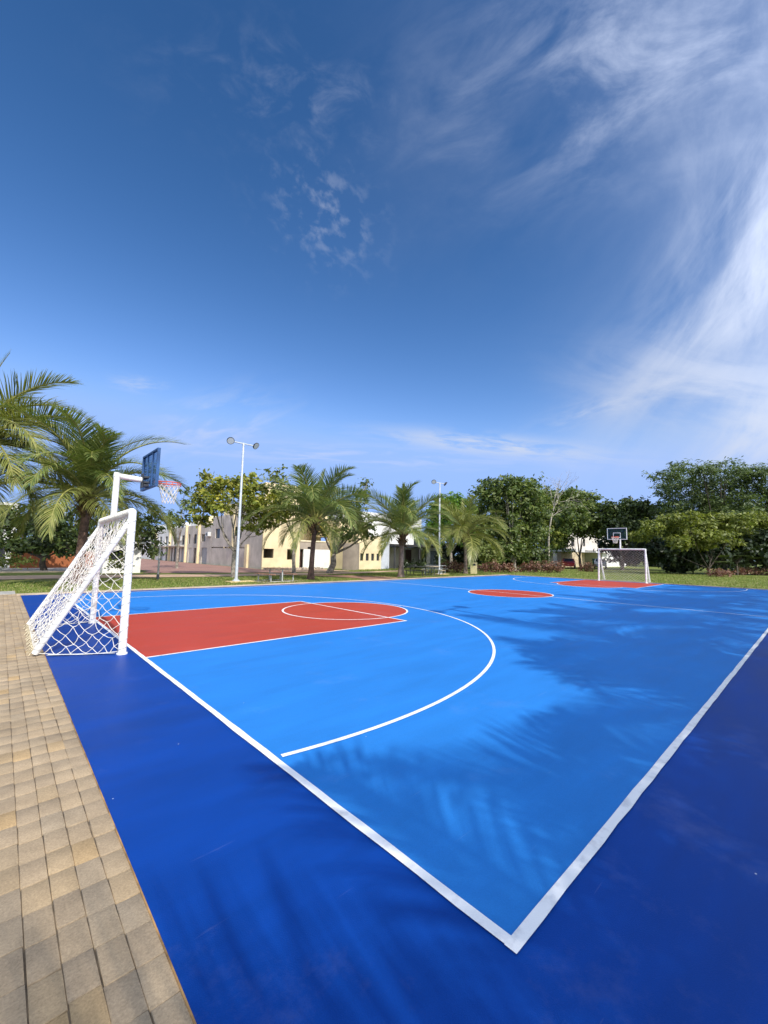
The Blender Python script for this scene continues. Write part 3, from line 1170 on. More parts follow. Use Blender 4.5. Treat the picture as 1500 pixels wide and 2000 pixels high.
# palms along the near sideline (outside the frame: their shadows cover the court)
for k, (x, y, H, s) in enumerate([(-.6, -7.2, 4.2, .9), (3.8, -7.6, 4.6, .95), (7.1, -6.1, 5.1, .95), (10.7, -5.5, 5.4, .95), (14.8, -5.3, 5.6, 1.0),
                                  (18.8, -5.3, 5.6, 1.0), (23.2, -5.2, 5.7, 1.0), (27.8, -5.0, 5.7, 1.0), (5.6, -8.4, 5.2, .95), (1.5, -8.3, 4.7, .9)]):
    palm((x, y), H, 'coconut palm beyond the near sideline, its frond shadows falling across the court',
         auto_plan(100 + k * 7, (1, 4, 6, 4, 3, 0)), s, (rng.normal(0, .2), rng.normal(0, .2)), .18, k % 2, trunk_dark, 0,
         'palms along the near sideline', 20 + k)

# ------------------------------------------------------------------ broadleaf trees and shrubs
def leafmat(name, a, b_, c, tl=.28, rough=.5):
    return mat(name, b_, rough, stops=[(0, a), (.5, b_), (1, c)], translucent=tl, var=.25, scale=.7, spec=.4)


LM = {
    'almond': leafmat('almond_leaf', (.14, .18, .028), (.26, .28, .045), (.40, .36, .06)),
    'olive': leafmat('olive_leaf', (.09, .125, .03), (.155, .195, .045), (.25, .26, .075)),
    'dark': leafmat('dark_leaf', (.03, .05, .016), (.055, .085, .022), (.11, .14, .04), .2, .38),
    'mid': leafmat('mid_leaf', (.06, .095, .025), (.115, .165, .04), (.22, .25, .075)),
    'bright': leafmat('bright_leaf', (.08, .16, .02), (.13, .25, .03), (.21, .34, .05)),
    'lime': leafmat('lime_leaf', (.10, .13, .022), (.17, .20, .035), (.27, .285, .06)),
    'feather': leafmat('feather_leaf', (.06, .095, .035), (.11, .155, .055), (.17, .215, .085)),
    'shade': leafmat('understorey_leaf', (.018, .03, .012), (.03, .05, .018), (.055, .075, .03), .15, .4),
    'croton': leafmat('croton_leaf', (.10, .035, .025), (.20, .085, .06), (.36, .24, .15), .2),
    'fan': leafmat('fan_leaf', (.06, .10, .03), (.11, .155, .045), (.18, .22, .08)),
}
bark_grey = mat('bark_grey', (.30, .26, .21), .9, var=.3, scale=5, bump=.7, bscale=20)
bark_dark = mat('bark_dark', (.10, .08, .06), .9, var=.3, scale=5, bump=.7, bscale=20)
bark_pale = mat('bark_pale', (.46, .41, .33), .85, var=.25, scale=5, bump=.4, bscale=20)


def leaf_cloud(blobs, density, leaf, r_, flat=.35, clump=.34, per=16, elong=1.9):
    """leaf-sized faces in clumps through ellipsoids: blobs = [(centre, (rx, ry, rz))]"""
    V = []
    for c, rr in blobs:
        c = np.array(c)
        rr = np.array(rr)
        area = (rr[0] * rr[1] + rr[1] * rr[2] + rr[0] * rr[2]) * 4.19
        nc = max(4, int(area * density))
        d = r_.normal(0, 1, (nc, 3))
        d /= np.linalg.norm(d, axis=1)[:, None]
        rad = r_.uniform(.3, 1, nc) ** .45 * (1 + r_.normal(0, .12, nc))
        # lumpy outline
        lump = 1 + .22 * np.sin(d[:, 0] * 5 + c[0]) * np.sin(d[:, 1] * 5 + c[1]) + .16 * np.sin(d[:, 2] * 7 + c[2] * 3)
        cc = c + d * (rad * lump)[:, None] * rr
        cl = clump * r_.uniform(.5, 1.3, nc)
        k = per
        p = np.repeat(cc, k, 0) + r_.normal(0, 1, (nc * k, 3)) * np.repeat(cl, k)[:, None] * np.array([.55, .55, .4])
        out = np.repeat(d, k, 0)
        nrm = r_.normal(0, .75, (nc * k, 3)) + out * .5 + np.array([0, 0, 1.]) * (.4 + flat)
        nrm /= np.linalg.norm(nrm, axis=1)[:, None]
        a = r_.normal(0, 1, (nc * k, 3)) + out * .5 + np.array([0, 0, -.25])
        a -= nrm * (a * nrm).sum(1)[:, None]
        a /= np.linalg.norm(a, axis=1)[:, None] + 1e-9
        b = np.cross(nrm, a)
        s = leaf * r_.uniform(.6, 1.35, nc * k)[:, None]
        V.append(np.stack([p - a * s * .5, p + b * s / elong * .5 - a * s * .05, p + a * s * .5 + nrm * s * -.12, p - b * s / elong * .5 - a * s * .05], 1))
    V = np.concatenate(V).reshape(-1, 3)
    V = V[np.repeat(V.reshape(-1, 4, 3)[:, :, 2].min(1) > -.02, 4)]
    return V, np.arange(len(V)).reshape(-1, 4)


def px_blobs(lst, depth, thick=1.0, jit=.0, seed=0):
    """crown lobes from where they are seen: (px, py, rx px, ry px[, extra depth])"""
    r_ = np.random.default_rng(seed)
    out = []
    for q in lst:
        dd = depth + (q[4] if len(q) > 4 else r_.normal(0, jit))
        c = PD(q[0], q[1], dd)
        k = dd / FPX
        out.append((c, (q[2] * k, q[2] * k * thick, q[3] * k)))
    return out


def tree(name, base, blobs, label, cat='tree', leaf='mid', density=5, lsize=.22, trunk_r=.14, bark=None, group=None, seed=0,
         fork=.35, per=16, clump=.34, flat=.35, maxlimb=7, elong=1.9, limbs=True):
    r_ = np.random.default_rng(seed)
    base = np.array([base[0], base[1], -.03])
    t = thing(name, base, label, cat, group)
    bl = [(np.array(c) - base, r) for c, r in blobs]
    if limbs:
        mb = MB()
        cen = np.mean([c for c, r in bl], 0)
        low = min(c[2] - r[2] for c, r in bl)
        fk = np.array([cen[0] * .15, cen[1] * .15, max(.5, low * fork * 1.5 + .3)])
        mb.tube([(0, 0, 0), (0, 0, .12), fk * .5 + [r_.normal(0, .05), r_.normal(0, .05), 0], fk], [trunk_r * 1.35, trunk_r * 1.05, trunk_r * .95, trunk_r * .85], 10)
        pick = set(r_.permutation(len(bl))[:maxlimb].tolist())
        for q_, (c, r) in enumerate(bl):
            if q_ not in pick:
                continue
            mid = fk + (c - fk) * .45 + np.array([r_.normal(0, .15), r_.normal(0, .15), -.1 * abs(c[2] - fk[2])])
            mb.tube([fk, mid, c, c + (c - mid) * .12], [trunk_r * .5, trunk_r * .3, trunk_r * .1, trunk_r * .03], 7)
            for k in range(4):
                d = np.clip(r_.normal(0, 1, 3), -1.1, 1.1) * np.array(r) * .6
                q = mid + (c - mid) * r_.uniform(.2, 1)
                mb.tube([q, q + d * .5 + [0, 0, .1], c + d], [trunk_r * .2, trunk_r * .11, trunk_r * .03], 5)
        mb.build('trunk', bark or bark_grey, t, True)
    V, F = leaf_cloud(bl, density, lsize, r_, flat, clump, per, elong)
    np_mesh('crown' if limbs else 'foliage', V, F, LM[leaf], t)
    return t


def dpt(px, py):
    return depth_of(G(px, py))


# almond-like tree behind the first floodlight
b0 = G(456, 1127)
d0 = depth_of(b0)
tree('broadleaf_tree', b0, px_blobs([(408, 962, 32, 26), (440, 955, 30, 26), (470, 950, 28, 22), (498, 968, 30, 26), (520, 990, 30, 24), (398, 990, 22, 20),
                                     (430, 990, 26, 18), (478, 992, 28, 20), (510, 1022, 30, 18), (405, 932, 14, 9), (488, 932, 16, 9), (395, 1018, 16, 10), (545, 1000, 22, 20)], d0, 1.0, .9, 1),
     'yellow green broadleaf tree with forked pale trunk behind the nearest floodlight pole', leaf='almond', density=4.0, lsize=.30, trunk_r=.15,
     bark=bark_grey, seed=11, per=12, clump=.30, fork=.3)
b1 = G(574, 1118.5)
d1 = depth_of(b1)
tree('broadleaf_tree', b1, px_blobs([(541, 928, 18, 17), (553, 958, 28, 20), (575, 985, 34, 24), (540, 985, 24, 20), (605, 1000, 26, 16)], d1, 1.0, .8, 2),
     'tall olive green tree behind the left side of the picnic table palm', leaf='olive', density=2.6, lsize=.32, trunk_r=.14, seed=12, per=12, clump=.4)
b2 = G(644, 1119)
d2 = depth_of(b2)
tree('broadleaf_tree', b2, px_blobs([(716, 947, 10, 13), (706, 970, 18, 15), (690, 990, 26, 17), (660, 1005, 30, 20), (700, 1022, 28, 18), (628, 1030, 24, 18), (672, 1042, 30, 14), (722, 1040, 16, 12)], d2, 1.0, .6, 3),
     'dark leaved tree with stout grey trunk right of the leaning palm trunk', leaf='mid', density=3.4, lsize=.27, trunk_r=.26, bark=bark_grey, seed=13, per=13, clump=.34, fork=.32)
# round clipped tree
b3 = G(880, 1113)
d3 = depth_of(b3) + 3
tree('round_tree', PD(880, 1111, d3), px_blobs([(880, 1015, 40, 42), (860, 995, 24, 24), (900, 995, 26, 24), (880, 985, 26, 20), (852, 1030, 22, 28), (908, 1030, 24, 30)], d3, 1.0, .2, 4),
     'dense rounded bright green tree behind the shorter palm', leaf='bright', density=5.5, lsize=.3, trunk_r=.2, seed=14, per=15, clump=.34, flat=.6)
# big dark tree left of the bare one
b4 = G(1006, 1114)
d4 = depth_of(b4)
tree('broadleaf_tree', b4, px_blobs([(955, 962, 30, 24), (990, 950, 34, 22), (1025, 955, 32, 22), (1005, 985, 44, 28), (955, 1000, 32, 30), (1035, 1000, 34, 32), (990, 1030, 40, 30),
                                     (945, 1045, 28, 26), (1030, 1045, 34, 30), (985, 1072, 36, 22, -1.2), (1015, 1070, 26, 20, -.8), (1050, 975, 24, 20)], d4 + 2, .9, 1.0, 5),
     'largest dark green tree with thin leaning pale trunk, right of the round tree', leaf='mid', density=2.6, lsize=.42, trunk_r=.17, bark=bark_grey, seed=15, per=15, clump=.55)
# bare branching tree
bb = G(1073, 1112)
db = depth_of(bb)
t = thing('bare_tree', (bb[0], bb[1], -.03), 'slender pale barked tree with nearly leafless spreading twigs', 'tree')
mb = MB()
tp = [np.array(PD(*q, db)) - [bb[0], bb[1], -.03] for q in ((1073, 1112), (1071, 1070), (1072, 1040), (1077, 1010), (1082, 990), (1090, 972))]
mb.tube(tp, [.19, .13, .11, .10, .09, .07], 9)
r_ = np.random.default_rng(5)


def twig(p, d, L, r, lev):
    q = p + d * L * .5 + r_.normal(0, .06, 3) * L
    e = p + d * L + r_.normal(0, .1, 3) * L
    mb.tube([p, q, e], [r, r * .8, r * .55], 5, cap=False)
    if lev:
        for k in range(3):
            nd = d + r_.normal(0, .55, 3)
            nd /= np.linalg.norm(nd)
            twig(q if k == 0 else e, nd, L * r_.uniform(.55, .8), r * .55, lev - 1)


for q in ((4, 1110, 935), (4, 1085, 940), (4, 1068, 945), (3, 1118, 985), (3, 1060, 985), (4, 1125, 955), (5, 1098, 930)):
    p0 = tp[q[0] if q[0] < 5 else 5]
    tgt = np.array(PD(q[1], q[2], db + r_.normal(0, 1))) - [bb[0], bb[1], -.03]
    d = tgt - p0
    L = np.linalg.norm(d)
    twig(p0, d / L, L * .55, .045, 3)
mb.build('trunk', bark_pale, t, True)
V, F = leaf_cloud([(np.array(PD(1066, 985, db + .5)) - bb, (1.4, 1.4, .9)), (np.array(PD(1060, 1035, db + 1)) - bb, (1.6, 1.6, 1.6)), (np.array(PD(1085, 1050, db + 1)) - bb, (1.3, 1.3, 1.5))], 1.6, .3, r_, per=10)
np_mesh('crown', V, F, LM['lime'], t)
# trees right of it
b5 = G(1135, 1111)
d5 = depth_of(b5)
tree('broadleaf_tree', b5, px_blobs([(1115, 975, 30, 22), (1145, 985, 28, 24), (1120, 1010, 30, 22), (1165, 1005, 30, 24), (1145, 1030, 30, 16), (1100, 1035, 22, 20), (1178, 1030, 22, 16), (1090, 1060, 20, 16), (1072, 972, 24, 18), (1090, 990, 26, 22), (1068, 1010, 24, 22)], d5, .9, 1.5, 6),
     'dark spreading tree in front of the far white house with the canopy', leaf='mid', density=2.4, lsize=.5, trunk_r=.2, bark=bark_dark, seed=16, maxlimb=4, per=15, clump=.65)
b6 = G(1210, 1116)
d6 = depth_of(b6) + 6
tree('broadleaf_tree', PD(1215, 1110, d6), px_blobs([(1195, 998, 24, 20), (1222, 980, 10, 9), (1218, 1005, 24, 22), (1248, 990, 20, 18), (1240, 1020, 28, 24), (1205, 1035, 28, 22), (1265, 1035, 26, 24), (1230, 1055, 34, 18)], d6, .9, 1.5, 7),
     'dark green tree right behind the far basketball backboard', leaf='dark', density=2.4, lsize=.5, trunk_r=.22, bark=bark_dark, seed=17, per=15, clump=.6)
# big feathery tree on the right
b7 = G(1415, 1121)
d7 = depth_of(b7) + 4
feather = [(1300, 928, 26, 11), (1335, 915, 26, 11), (1372, 922, 24, 11), (1408, 914, 26, 11), (1432, 924, 22, 11), (1468, 926, 26, 14), (1498, 925, 26, 16),
           (1318, 945, 32, 13), (1365, 945, 34, 14), (1415, 945, 34, 14), (1460, 955, 34, 18), (1298, 962, 20, 10), (1345, 972, 36, 15), (1395, 975, 36, 18), (1445, 985, 36, 20),
           (1490, 985, 30, 26), (1310, 992, 32, 14), (1365, 1000, 40, 18), (1425, 1010, 40, 20), (1520, 960, 30, 30), (1540, 1000, 30, 40)]
tree('feathery_tree', PD(1415, 1116, d7), px_blobs(feather, d7, 1.1, 1.8, 8), 'wide feathery tree with layered crown at the right edge, tallest of the right side',
     leaf='feather', density=2.0, lsize=.45, trunk_r=.3, bark=bark_dark, seed=18, per=16, clump=.6, elong=3.2, flat=.9)
b8 = G(1385, 1124)
d8 = depth_of(b8) + 1.5
tree('leafy_shrub_tree', PD(1385, 1119, d8), px_blobs([(1275, 1030, 22, 13), (1305, 1020, 24, 14), (1340, 1012, 26, 16), (1375, 1022, 28, 18), (1410, 1018, 26, 16), (1445, 1018, 26, 15), (1478, 1010, 22, 13),
                                                    (1320, 1040, 26, 12), (1360, 1045, 26, 12), (1400, 1046, 28, 12), (1325, 1060, 22, 10), (1425, 1060, 24, 11), (1375, 1064, 22, 9), (1440, 1042, 24, 12), (1250, 1045, 20, 10), (1500, 1020, 18, 12)], d8, .9, 1.2, 9),
     'low spreading lime green tree with many thin stems under the feathery tree', leaf='lime', density=3.2, lsize=.36, trunk_r=.085, bark=bark_dark, seed=19, per=15, clump=.42, fork=.1)
# shaded understorey on the right, and backdrop trees behind
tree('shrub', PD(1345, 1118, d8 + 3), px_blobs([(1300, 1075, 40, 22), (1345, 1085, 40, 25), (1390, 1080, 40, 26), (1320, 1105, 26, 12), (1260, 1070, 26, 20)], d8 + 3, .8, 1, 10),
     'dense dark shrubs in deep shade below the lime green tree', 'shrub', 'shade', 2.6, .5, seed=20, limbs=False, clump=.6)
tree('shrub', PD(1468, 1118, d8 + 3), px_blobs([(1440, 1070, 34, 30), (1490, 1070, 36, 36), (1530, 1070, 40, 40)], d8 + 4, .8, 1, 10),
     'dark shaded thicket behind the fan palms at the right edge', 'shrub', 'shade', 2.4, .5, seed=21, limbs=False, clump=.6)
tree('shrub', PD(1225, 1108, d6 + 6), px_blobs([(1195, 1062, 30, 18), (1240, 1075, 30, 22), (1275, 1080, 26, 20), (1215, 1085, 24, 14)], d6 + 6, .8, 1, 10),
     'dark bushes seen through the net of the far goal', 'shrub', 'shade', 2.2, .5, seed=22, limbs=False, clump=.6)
tree('shrub', PD(985, 1110, d4 + 3), px_blobs([(945, 1085, 28, 24), (985, 1090, 34, 22), (1030, 1085, 34, 24), (1055, 1085, 18, 20)], d4 + 3, .8, .5, 10),
     'tall mixed green shrubs under the largest dark tree', 'shrub', 'dark', 2.6, .42, seed=23, limbs=False, clump=.5)
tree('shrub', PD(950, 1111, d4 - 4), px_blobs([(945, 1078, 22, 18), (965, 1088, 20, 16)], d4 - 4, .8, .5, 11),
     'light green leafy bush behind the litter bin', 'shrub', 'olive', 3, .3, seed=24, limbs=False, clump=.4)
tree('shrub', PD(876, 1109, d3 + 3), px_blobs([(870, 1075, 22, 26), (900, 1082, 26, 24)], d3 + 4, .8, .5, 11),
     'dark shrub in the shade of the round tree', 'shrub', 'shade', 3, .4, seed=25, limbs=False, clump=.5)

# croton hedges
def croton(l, dd, label, seed):
    c = G(l[0][0], l[0][1] + l[0][3])
    d = depth_of(c) if dd is None else dd
    bl = px_blobs(l, d, 1.0, .2, seed)
    bl = [(np.array([c_[0], c_[1], max(.05, r[2] * .75)]), r) for c_, r in bl]
    base = np.mean([b_[0] for b_ in bl], 0)
    tree('croton_shrub', base, bl, label, 'shrub', 'croton', 6.5, .24, seed=seed, limbs=False, per=14, clump=.26, group='red leaved shrubs', elong=2.6)


croton([(872, 1107, 10, 12), (890, 1105, 14, 13), (903, 1108, 8, 11)], depth_of(G(885, 1117.5)), 'red brown croton clump between the floodlight pole and the shorter palm', 31)
croton([(945, 1107, 12, 10), (965, 1106, 14, 11), (985, 1107, 13, 10), (1000, 1106, 8, 10)], depth_of(G(970, 1117.5)), 'red croton hedge right of the cream litter bin', 32)
croton([(1025, 1106, 10, 10), (1045, 1105, 14, 12), (1068, 1105, 15, 13), (1090, 1105, 12, 13)], depth_of(G(1060, 1118)), 'widest red brown croton clump below the bare tree', 33)
croton([(1140, 1107, 9, 9), (1152, 1106, 10, 9)], depth_of(G(1147, 1116)), 'small croton bush standing alone left of the far goal', 34)
croton([(1395, 1117, 14, 7), (1415, 1117, 14, 8)], depth_of(G(1405, 1126)), 'low croton plants at the foot of the lime green tree', 35)
croton([(1445, 1113, 16, 8), (1470, 1113, 16, 9), (1495, 1112, 16, 10), (1515, 1112, 14, 10)], depth_of(G(1470, 1122.5)), 'croton hedge below the fan palms at the right edge', 36)


def fan_palm(px, py, size, label, seed):
    r_ = np.random.default_rng(seed)
    d = dpt(px, 1124) + 2
    b = PD(px, 1120, d)
    t = thing('fan_palm', (b[0], b[1], -.03), label, 'fan palm', 'fan palms at the right edge')
    V, F = [], []
    stk = MB()
    H = CAM[2] + (1068 + (px - 0) * .019 - 1000 - (py - 1000)) * 0
    zc = max(.5, float(PD(px, py, d)[2]) - .2)
    for k in range(17):
        az = r_.uniform(0, 6.28)
        el = r_.uniform(-.2, 1.2)
        dr = np.array([math.cos(az) * math.cos(el), math.sin(az) * math.cos(el), math.sin(el)])
        p0 = np.array([0, 0, zc * .5])
        p1 = p0 + np.array([0, 0, zc * .35]) + dr * r_.uniform(.5, .9) * size
        stk.tube([p0, (p0 + p1) / 2 + [0, 0, .1], p1], [.03, .02, .015], 5)
        u = np.cross(dr, [0, 0, 1.]); u /= np.linalg.norm(u); w = np.cross(u, dr)
        for j in range(22):
            a = R(-130 + 260 * j / 21)
            dd = math.cos(a) * dr + math.sin(a) * u + w * .12
            L = size * r_.uniform(.55, .75) * (1 - .25 * abs(a) / 2.3)
            e = p1 + dd * L + np.array([0, 0, -.12 * L])
            m_ = p1 + dd * L * .5
            nn = np.cross(dd, w); nn /= np.linalg.norm(nn)
            o = len(V)
            V += [p1, m_ + nn * .03 * size, e, m_ - nn * .03 * size]
            F.append((o, o + 1, o + 2, o + 3))
    stk.tube([(0, 0, 0), (0, 0, zc * .55)], [.12, .09], 8)
    stk.build('stem', bark_dark, t)
    np_mesh('leaf', np.array(V), np.array(F), LM['fan'], t)


fan_palm(1404, 1085, 1.2, 'smallest fan palm in front of the thin stems of the lime tree', 1)
fan_palm(1440, 1075, 1.5, 'taller fan palm standing between the two others', 2)
fan_palm(1478, 1082, 1.7, 'widest fan palm nearest to the right edge above the croton hedge', 3)

# left: dark tree mass behind the near goal and palm
dL = depth_of(G(90, 1126)) + 6
tree('broadleaf_tree', PD(85, 1116, dL), px_blobs([(15, 1045, 34, 26), (60, 1030, 34, 24), (105, 1035, 34, 26), (145, 1030, 30, 26), (40, 1068, 36, 16), (90, 1065, 36, 16), (130, 1068, 30, 16), (-30, 1050, 36, 30), (75, 1000, 26, 16), (25, 1010, 30, 20), (120, 1000, 26, 18)], dL, .8, .8, 21),
     'dark shady tree behind the coconut palm on the left, in front of the orange wall', leaf='dark', density=3.2, lsize=.34, trunk_r=.2, bark=bark_dark, seed=41, per=14, clump=.4)
dM = depth_of(G(290, 1124)) + 3
tree('broadleaf_tree', PD(225, 1113, dM), px_blobs([(200, 1015, 26, 22), (235, 1025, 28, 22), (270, 1020, 26, 20), (298, 1030, 18, 20), (285, 1055, 22, 22), (303, 1075, 12, 18), (250, 1055, 24, 18), (190, 1050, 22, 20), (300, 1000, 14, 12), (215, 1075, 20, 14)], dM, .9, .6, 22),
     'dark tree with hanging lighter leaves behind the near goal posts, beside the signpost', leaf='dark', density=3.4, lsize=.30, trunk_r=.16, bark=bark_dark, seed=42, per=14, clump=.36)
tree('broadleaf_tree', PD(345, 1108, dM + 8), px_blobs([(350, 1010, 22, 14), (375, 985, 20, 16), (360, 960, 10, 9), (335, 1022, 16, 10)], dM + 8, .9, .6, 23),
     'sparse green tree above the street between hoop and broadleaf tree', leaf='mid', density=2.6, lsize=.34, trunk_r=.12, bark=bark_grey, seed=43, per=12, clump=.4)
bs = G(20, 1116)
tree('shrub', bs, px_blobs([(5, 1098, 20, 12), (35, 1098, 18, 11), (55, 1096, 10, 8), (-25, 1098, 20, 13)], depth_of(bs), .8, .3, 24),
     'low olive clipped shrub by the driveway at the left edge', 'shrub', 'olive', 4.5, .22, seed=44, limbs=False, clump=.3)
tree('shrub', PD(225, 1116, dM - 2), px_blobs([(225, 1098, 14, 12), (245, 1095, 10, 14)], dM - 2, .8, .3, 25),
     'bright green bush seen through the near goal net', 'shrub', 'lime', 4.5, .22, seed=45, limbs=False, clump=.3)
# far tree line beyond the houses, so that the plain never shows
for k, (px, py, rx, ry, dd, lab) in enumerate([
        (1100, 1040, 60, 34, 95, 'distant dark tree far behind the bare tree'),
        (1190, 1040, 60, 40, 90, 'distant dark tree far behind the far goal'),
        (1300, 1030, 70, 50, 85, 'distant dark tree far behind the lime green tree'),
        (1420, 1025, 70, 55, 85, 'distant dark tree far behind the feathery tree'),
        (1530, 1030, 70, 55, 85, 'distant dark tree beyond the right edge thicket'),
        (930, 1050, 40, 30, 80, 'distant dark tree between round tree and largest tree'),
        (1010, 1045, 50, 36, 95, 'distant dark tree behind the largest dark tree'),
        (835, 1075, 26, 16, 75, 'distant dark tree behind the modern white house'),
        (250, 1052, 40, 20, 85, 'distant green tree beyond the street behind the near goal'),
        (120, 1050, 60, 24, 95, 'distant green tree beyond the orange wall')]):
    bl = px_blobs([(px + np.cos(a) * rx * .5, py + np.sin(a * 2) * ry * .3, rx * .55, ry * .6) for a in np.linspace(0, 5, 5)] + [(px, 1085, rx, 25)], dd, .6, 2, 50 + k)
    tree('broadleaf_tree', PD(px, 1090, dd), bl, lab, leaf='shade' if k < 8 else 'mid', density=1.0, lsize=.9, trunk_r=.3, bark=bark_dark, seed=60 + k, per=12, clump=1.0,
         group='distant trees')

# ------------------------------------------------------------------ houses
yellow_w = mat('yellow_render', (.74, .63, .38), .9, var=.06, scale=.9, second=(.64, .51, .31), bump=.2, bscale=12, detail=9)
cream_w = mat('cream_render', (.70, .62, .42), .9, var=.08, scale=1.2, bump=.15, bscale=12)
white_w = mat('white_render', (.78, .77, .73), .85, var=.05, scale=1.2, second=(.68, .66, .61))
grey_w = mat('grey_cement', (.56, .495, .42), .92, var=.08, scale=.8, second=(.43, .38, .32), bump=.25, bscale=14, detail=9)
grey2_w = mat('light_grey_cement', (.60, .55, .48), .92, var=.1, scale=.8, bump=.2, bscale=14)
tan_w = mat('tan_cement', (.40, .34, .27), .92, var=.12, scale=.7, bump=.2, bscale=14)
dark_open = mat('dark_glass', (.03, .032, .036), .2, var=.2)
wood_door = mat('dark_wood', (.06, .025, .018), .5, var=.3, scale=3)
garage_m = mat('garage_metal', (.33, .33, .33), .6, var=.06, scale=2)
frame_m = mat('dark_frame', (.05, .05, .05), .5)
black_roof = mat('dark_roof', (.03, .028, .028), .7)
ac_m = mat('ac_casing', (.6, .6, .58), .6)


def wall_holes(plane, c, u0, u1, z0, z1, holes, t, sgn, mb=None):
    """wall slab on plane x=c ('x') or y=c ('y') facing -axis when sgn = 1, with rectangular openings and reveals of depth t"""
    mb = mb or MB()
    us = sorted({u0, u1, *[h[0] for h in holes], *[h[2] for h in holes]})
    zs = sorted({z0, z1, *[h[1] for h in holes], *[h[3] for h in holes]})

    def P(u, z, d):
        return (c + d * sgn, u, z) if plane == 'x' else (u, c + d * sgn, z)

    for i in range(len(us) - 1):
        for j in range(len(zs) - 1):
            um, zm = (us[i] + us[i + 1]) / 2, (zs[j] + zs[j + 1]) / 2
            if any(h[0] < um < h[2] and h[1] < zm < h[3] for h in holes):
                continue
            for d in (0, t):
                mb.quad(P(us[i], zs[j], d), P(us[i + 1], zs[j], d), P(us[i + 1], zs[j + 1], d), P(us[i], zs[j + 1], d))
    for h in holes + [(u0, z0, u1, z1)]:
        a, b, c2, d2 = h
        mb.quad(P(a, b, 0), P(c2, b, 0), P(c2, b, t), P(a, b, t))
        mb.quad(P(a, d2, 0), P(c2, d2, 0), P(c2, d2, t), P(a, d2, t))
        mb.quad(P(a, b, 0), P(a, d2, 0), P(a, d2, t), P(a, b, t))
        mb.quad(P(c2, b, 0), P(c2, d2, 0), P(c2, d2, t), P(c2, b, t))
    return mb


def window(par, plane, c, u0, z0, u1, z1, name='window', m_=None, depth=.1, bars=1):
    """frame with a glass pane set back in an opening"""
    def B(mb, a0, b0, a1, b1, d0, d1):
        if plane == 'x':
            mb.box(c + d0, a0, b0, c + d1, a1, b1)
        else:
            mb.box(a0, c + d0, b0, a1, c + d1, b1)
    w = .05
    f = MB()
    B(f, u0 + .003, z0 + .003, u1 - .003, z0 + w, depth, depth + .05)
    B(f, u0 + .003, z1 - w, u1 - .003, z1 - .003, depth, depth + .05)
    B(f, u0 + .003, z0 + w + .001, u0 + w, z1 - w - .001, depth, depth + .05)
    B(f, u1 - w, z0 + w + .001, u1 - .003, z1 - w - .001, depth, depth + .05)
    for k in range(bars):
        um = u0 + (u1 - u0) * (k + 1) / (bars + 1)
        B(f, um - .02, z0 + w + .001, um + .02, z1 - w - .001, depth + .005, depth + .045)
    o = f.build(name, frame_m, par)
    g_ = MB()
    B(g_, u0 + w, z0 + w, u1 - w, z1 - w, depth + .02, depth + .03)
    g_.build('pane', m_ or dark_open, o)
    return o


def door(par, plane, c, u0, z0, u1, z1, m_, depth=.1, name='door', ribs=0):
    mb = MB()
    if plane == 'x':
        mb.box(c + depth, u0 + .004, z0, c + depth + .05, u1 - .004, z1 - .004)
        for k in range(ribs):
            zz = z0 + (z1 - z0) * (k + .5) / ribs
            mb.box(c + depth - .015, u0 + .03, zz - .02, c + depth - .001, u1 - .03, zz + .02)
    else:
        mb.box(u0 + .004, c + depth, z0, u1 - .004, c + depth + .05, z1 - .004)
        for k in range(ribs):
            zz = z0 + (z1 - z0) * (k + .5) / ribs
            mb.box(u0 + .03, c + depth - .015, zz - .02, u1 - .03, c + depth - .001, zz + .02)
    return mb.build(name, m_, par)


def ac_unit(par, c, u0, z0):
    o = MB().box(c - .36, u0, z0, c - .003, u0 + .9, z0 + .5, .02).build('air_conditioner', ac_m, par)
    MB().tube([(c - .365, u0 + .45, z0 + .25), (c - .362, u0 + .45, z0 + .25)], .19, 20).build('fan_grille', frame_m, o)


XF = 16.5
# yellow corner house
H = thing('house', (16.5, 35.3, 0), 'unfinished yellow corner house with two square window openings behind the picnic table', 'house')
rel = (16.5, 35.3, 0)
wh = [(17.62 - 1.06, 1.02, 17.62, 1.9), (19.08, .87, 20.05, 1.9)]
mb = wall_holes('y', 35.3, 16.45, 20.5, -.05, 4.0, wh, .18, 1)
mb = wall_holes('y', 35.3, 16.45, 20.5, 4.003, 8.3, [(17.4, 5.2, 18.6, 6.6)], .18, 1, mb)
mb.box(20.31, 35.49, -.05, 20.5, 41, 8.3)
mb.build('front_wall', yellow_w, H, rel=rel)
# west side: cement walls
ws = wall_holes('x', 16.46, 35.49, 38.2, -.05, 5.6, [], .18, 1)
ws = wall_holes('x', XF, 38.83, 48.4, -.05, 1.9, [], .15, 1, ws)
ws = wall_holes('x', XF, 38.3, 48.4, 2.05, 5.6, [(46.05, 3.05, 47.4, 4.15), (40.8, 3.2, 42.2, 4.2)], .18, 1, ws)
ws.box(16.7, 38.3, 1.9, 24, 48.4, 2.049)
ws.build('side_wall', grey_w, H, rel=rel)
window(H, 'x', XF, 46.05, 3.05, 47.4, 4.15)
window(H, 'x', XF, 40.8, 3.2, 42.2, 4.2)
for o in list(H.children):
    if o.name.startswith('window'):
        o.location = (-rel[0], -rel[1], 0)
MB().box(16.25, 38.25, -.05, XF + .12, 38.8, 2.3, .01).build('gate_pillar', yellow_w, H, rel=rel)
for yy in (43.4, 44.6):
    MB().box(XF - .02, yy, 1.901, XF + .13, yy + .18, 2.049).build('short_column', yellow_w, H, rel=rel)
MB().box(16.3, 41.9, 2.05, XF - .003, 42.3, 5.6, .01).build('pilaster', yellow_w, H, rel=rel)
inn = MB()
inn.box(16.65, 37.2, 0, 20.3, 37.3, 4.0)
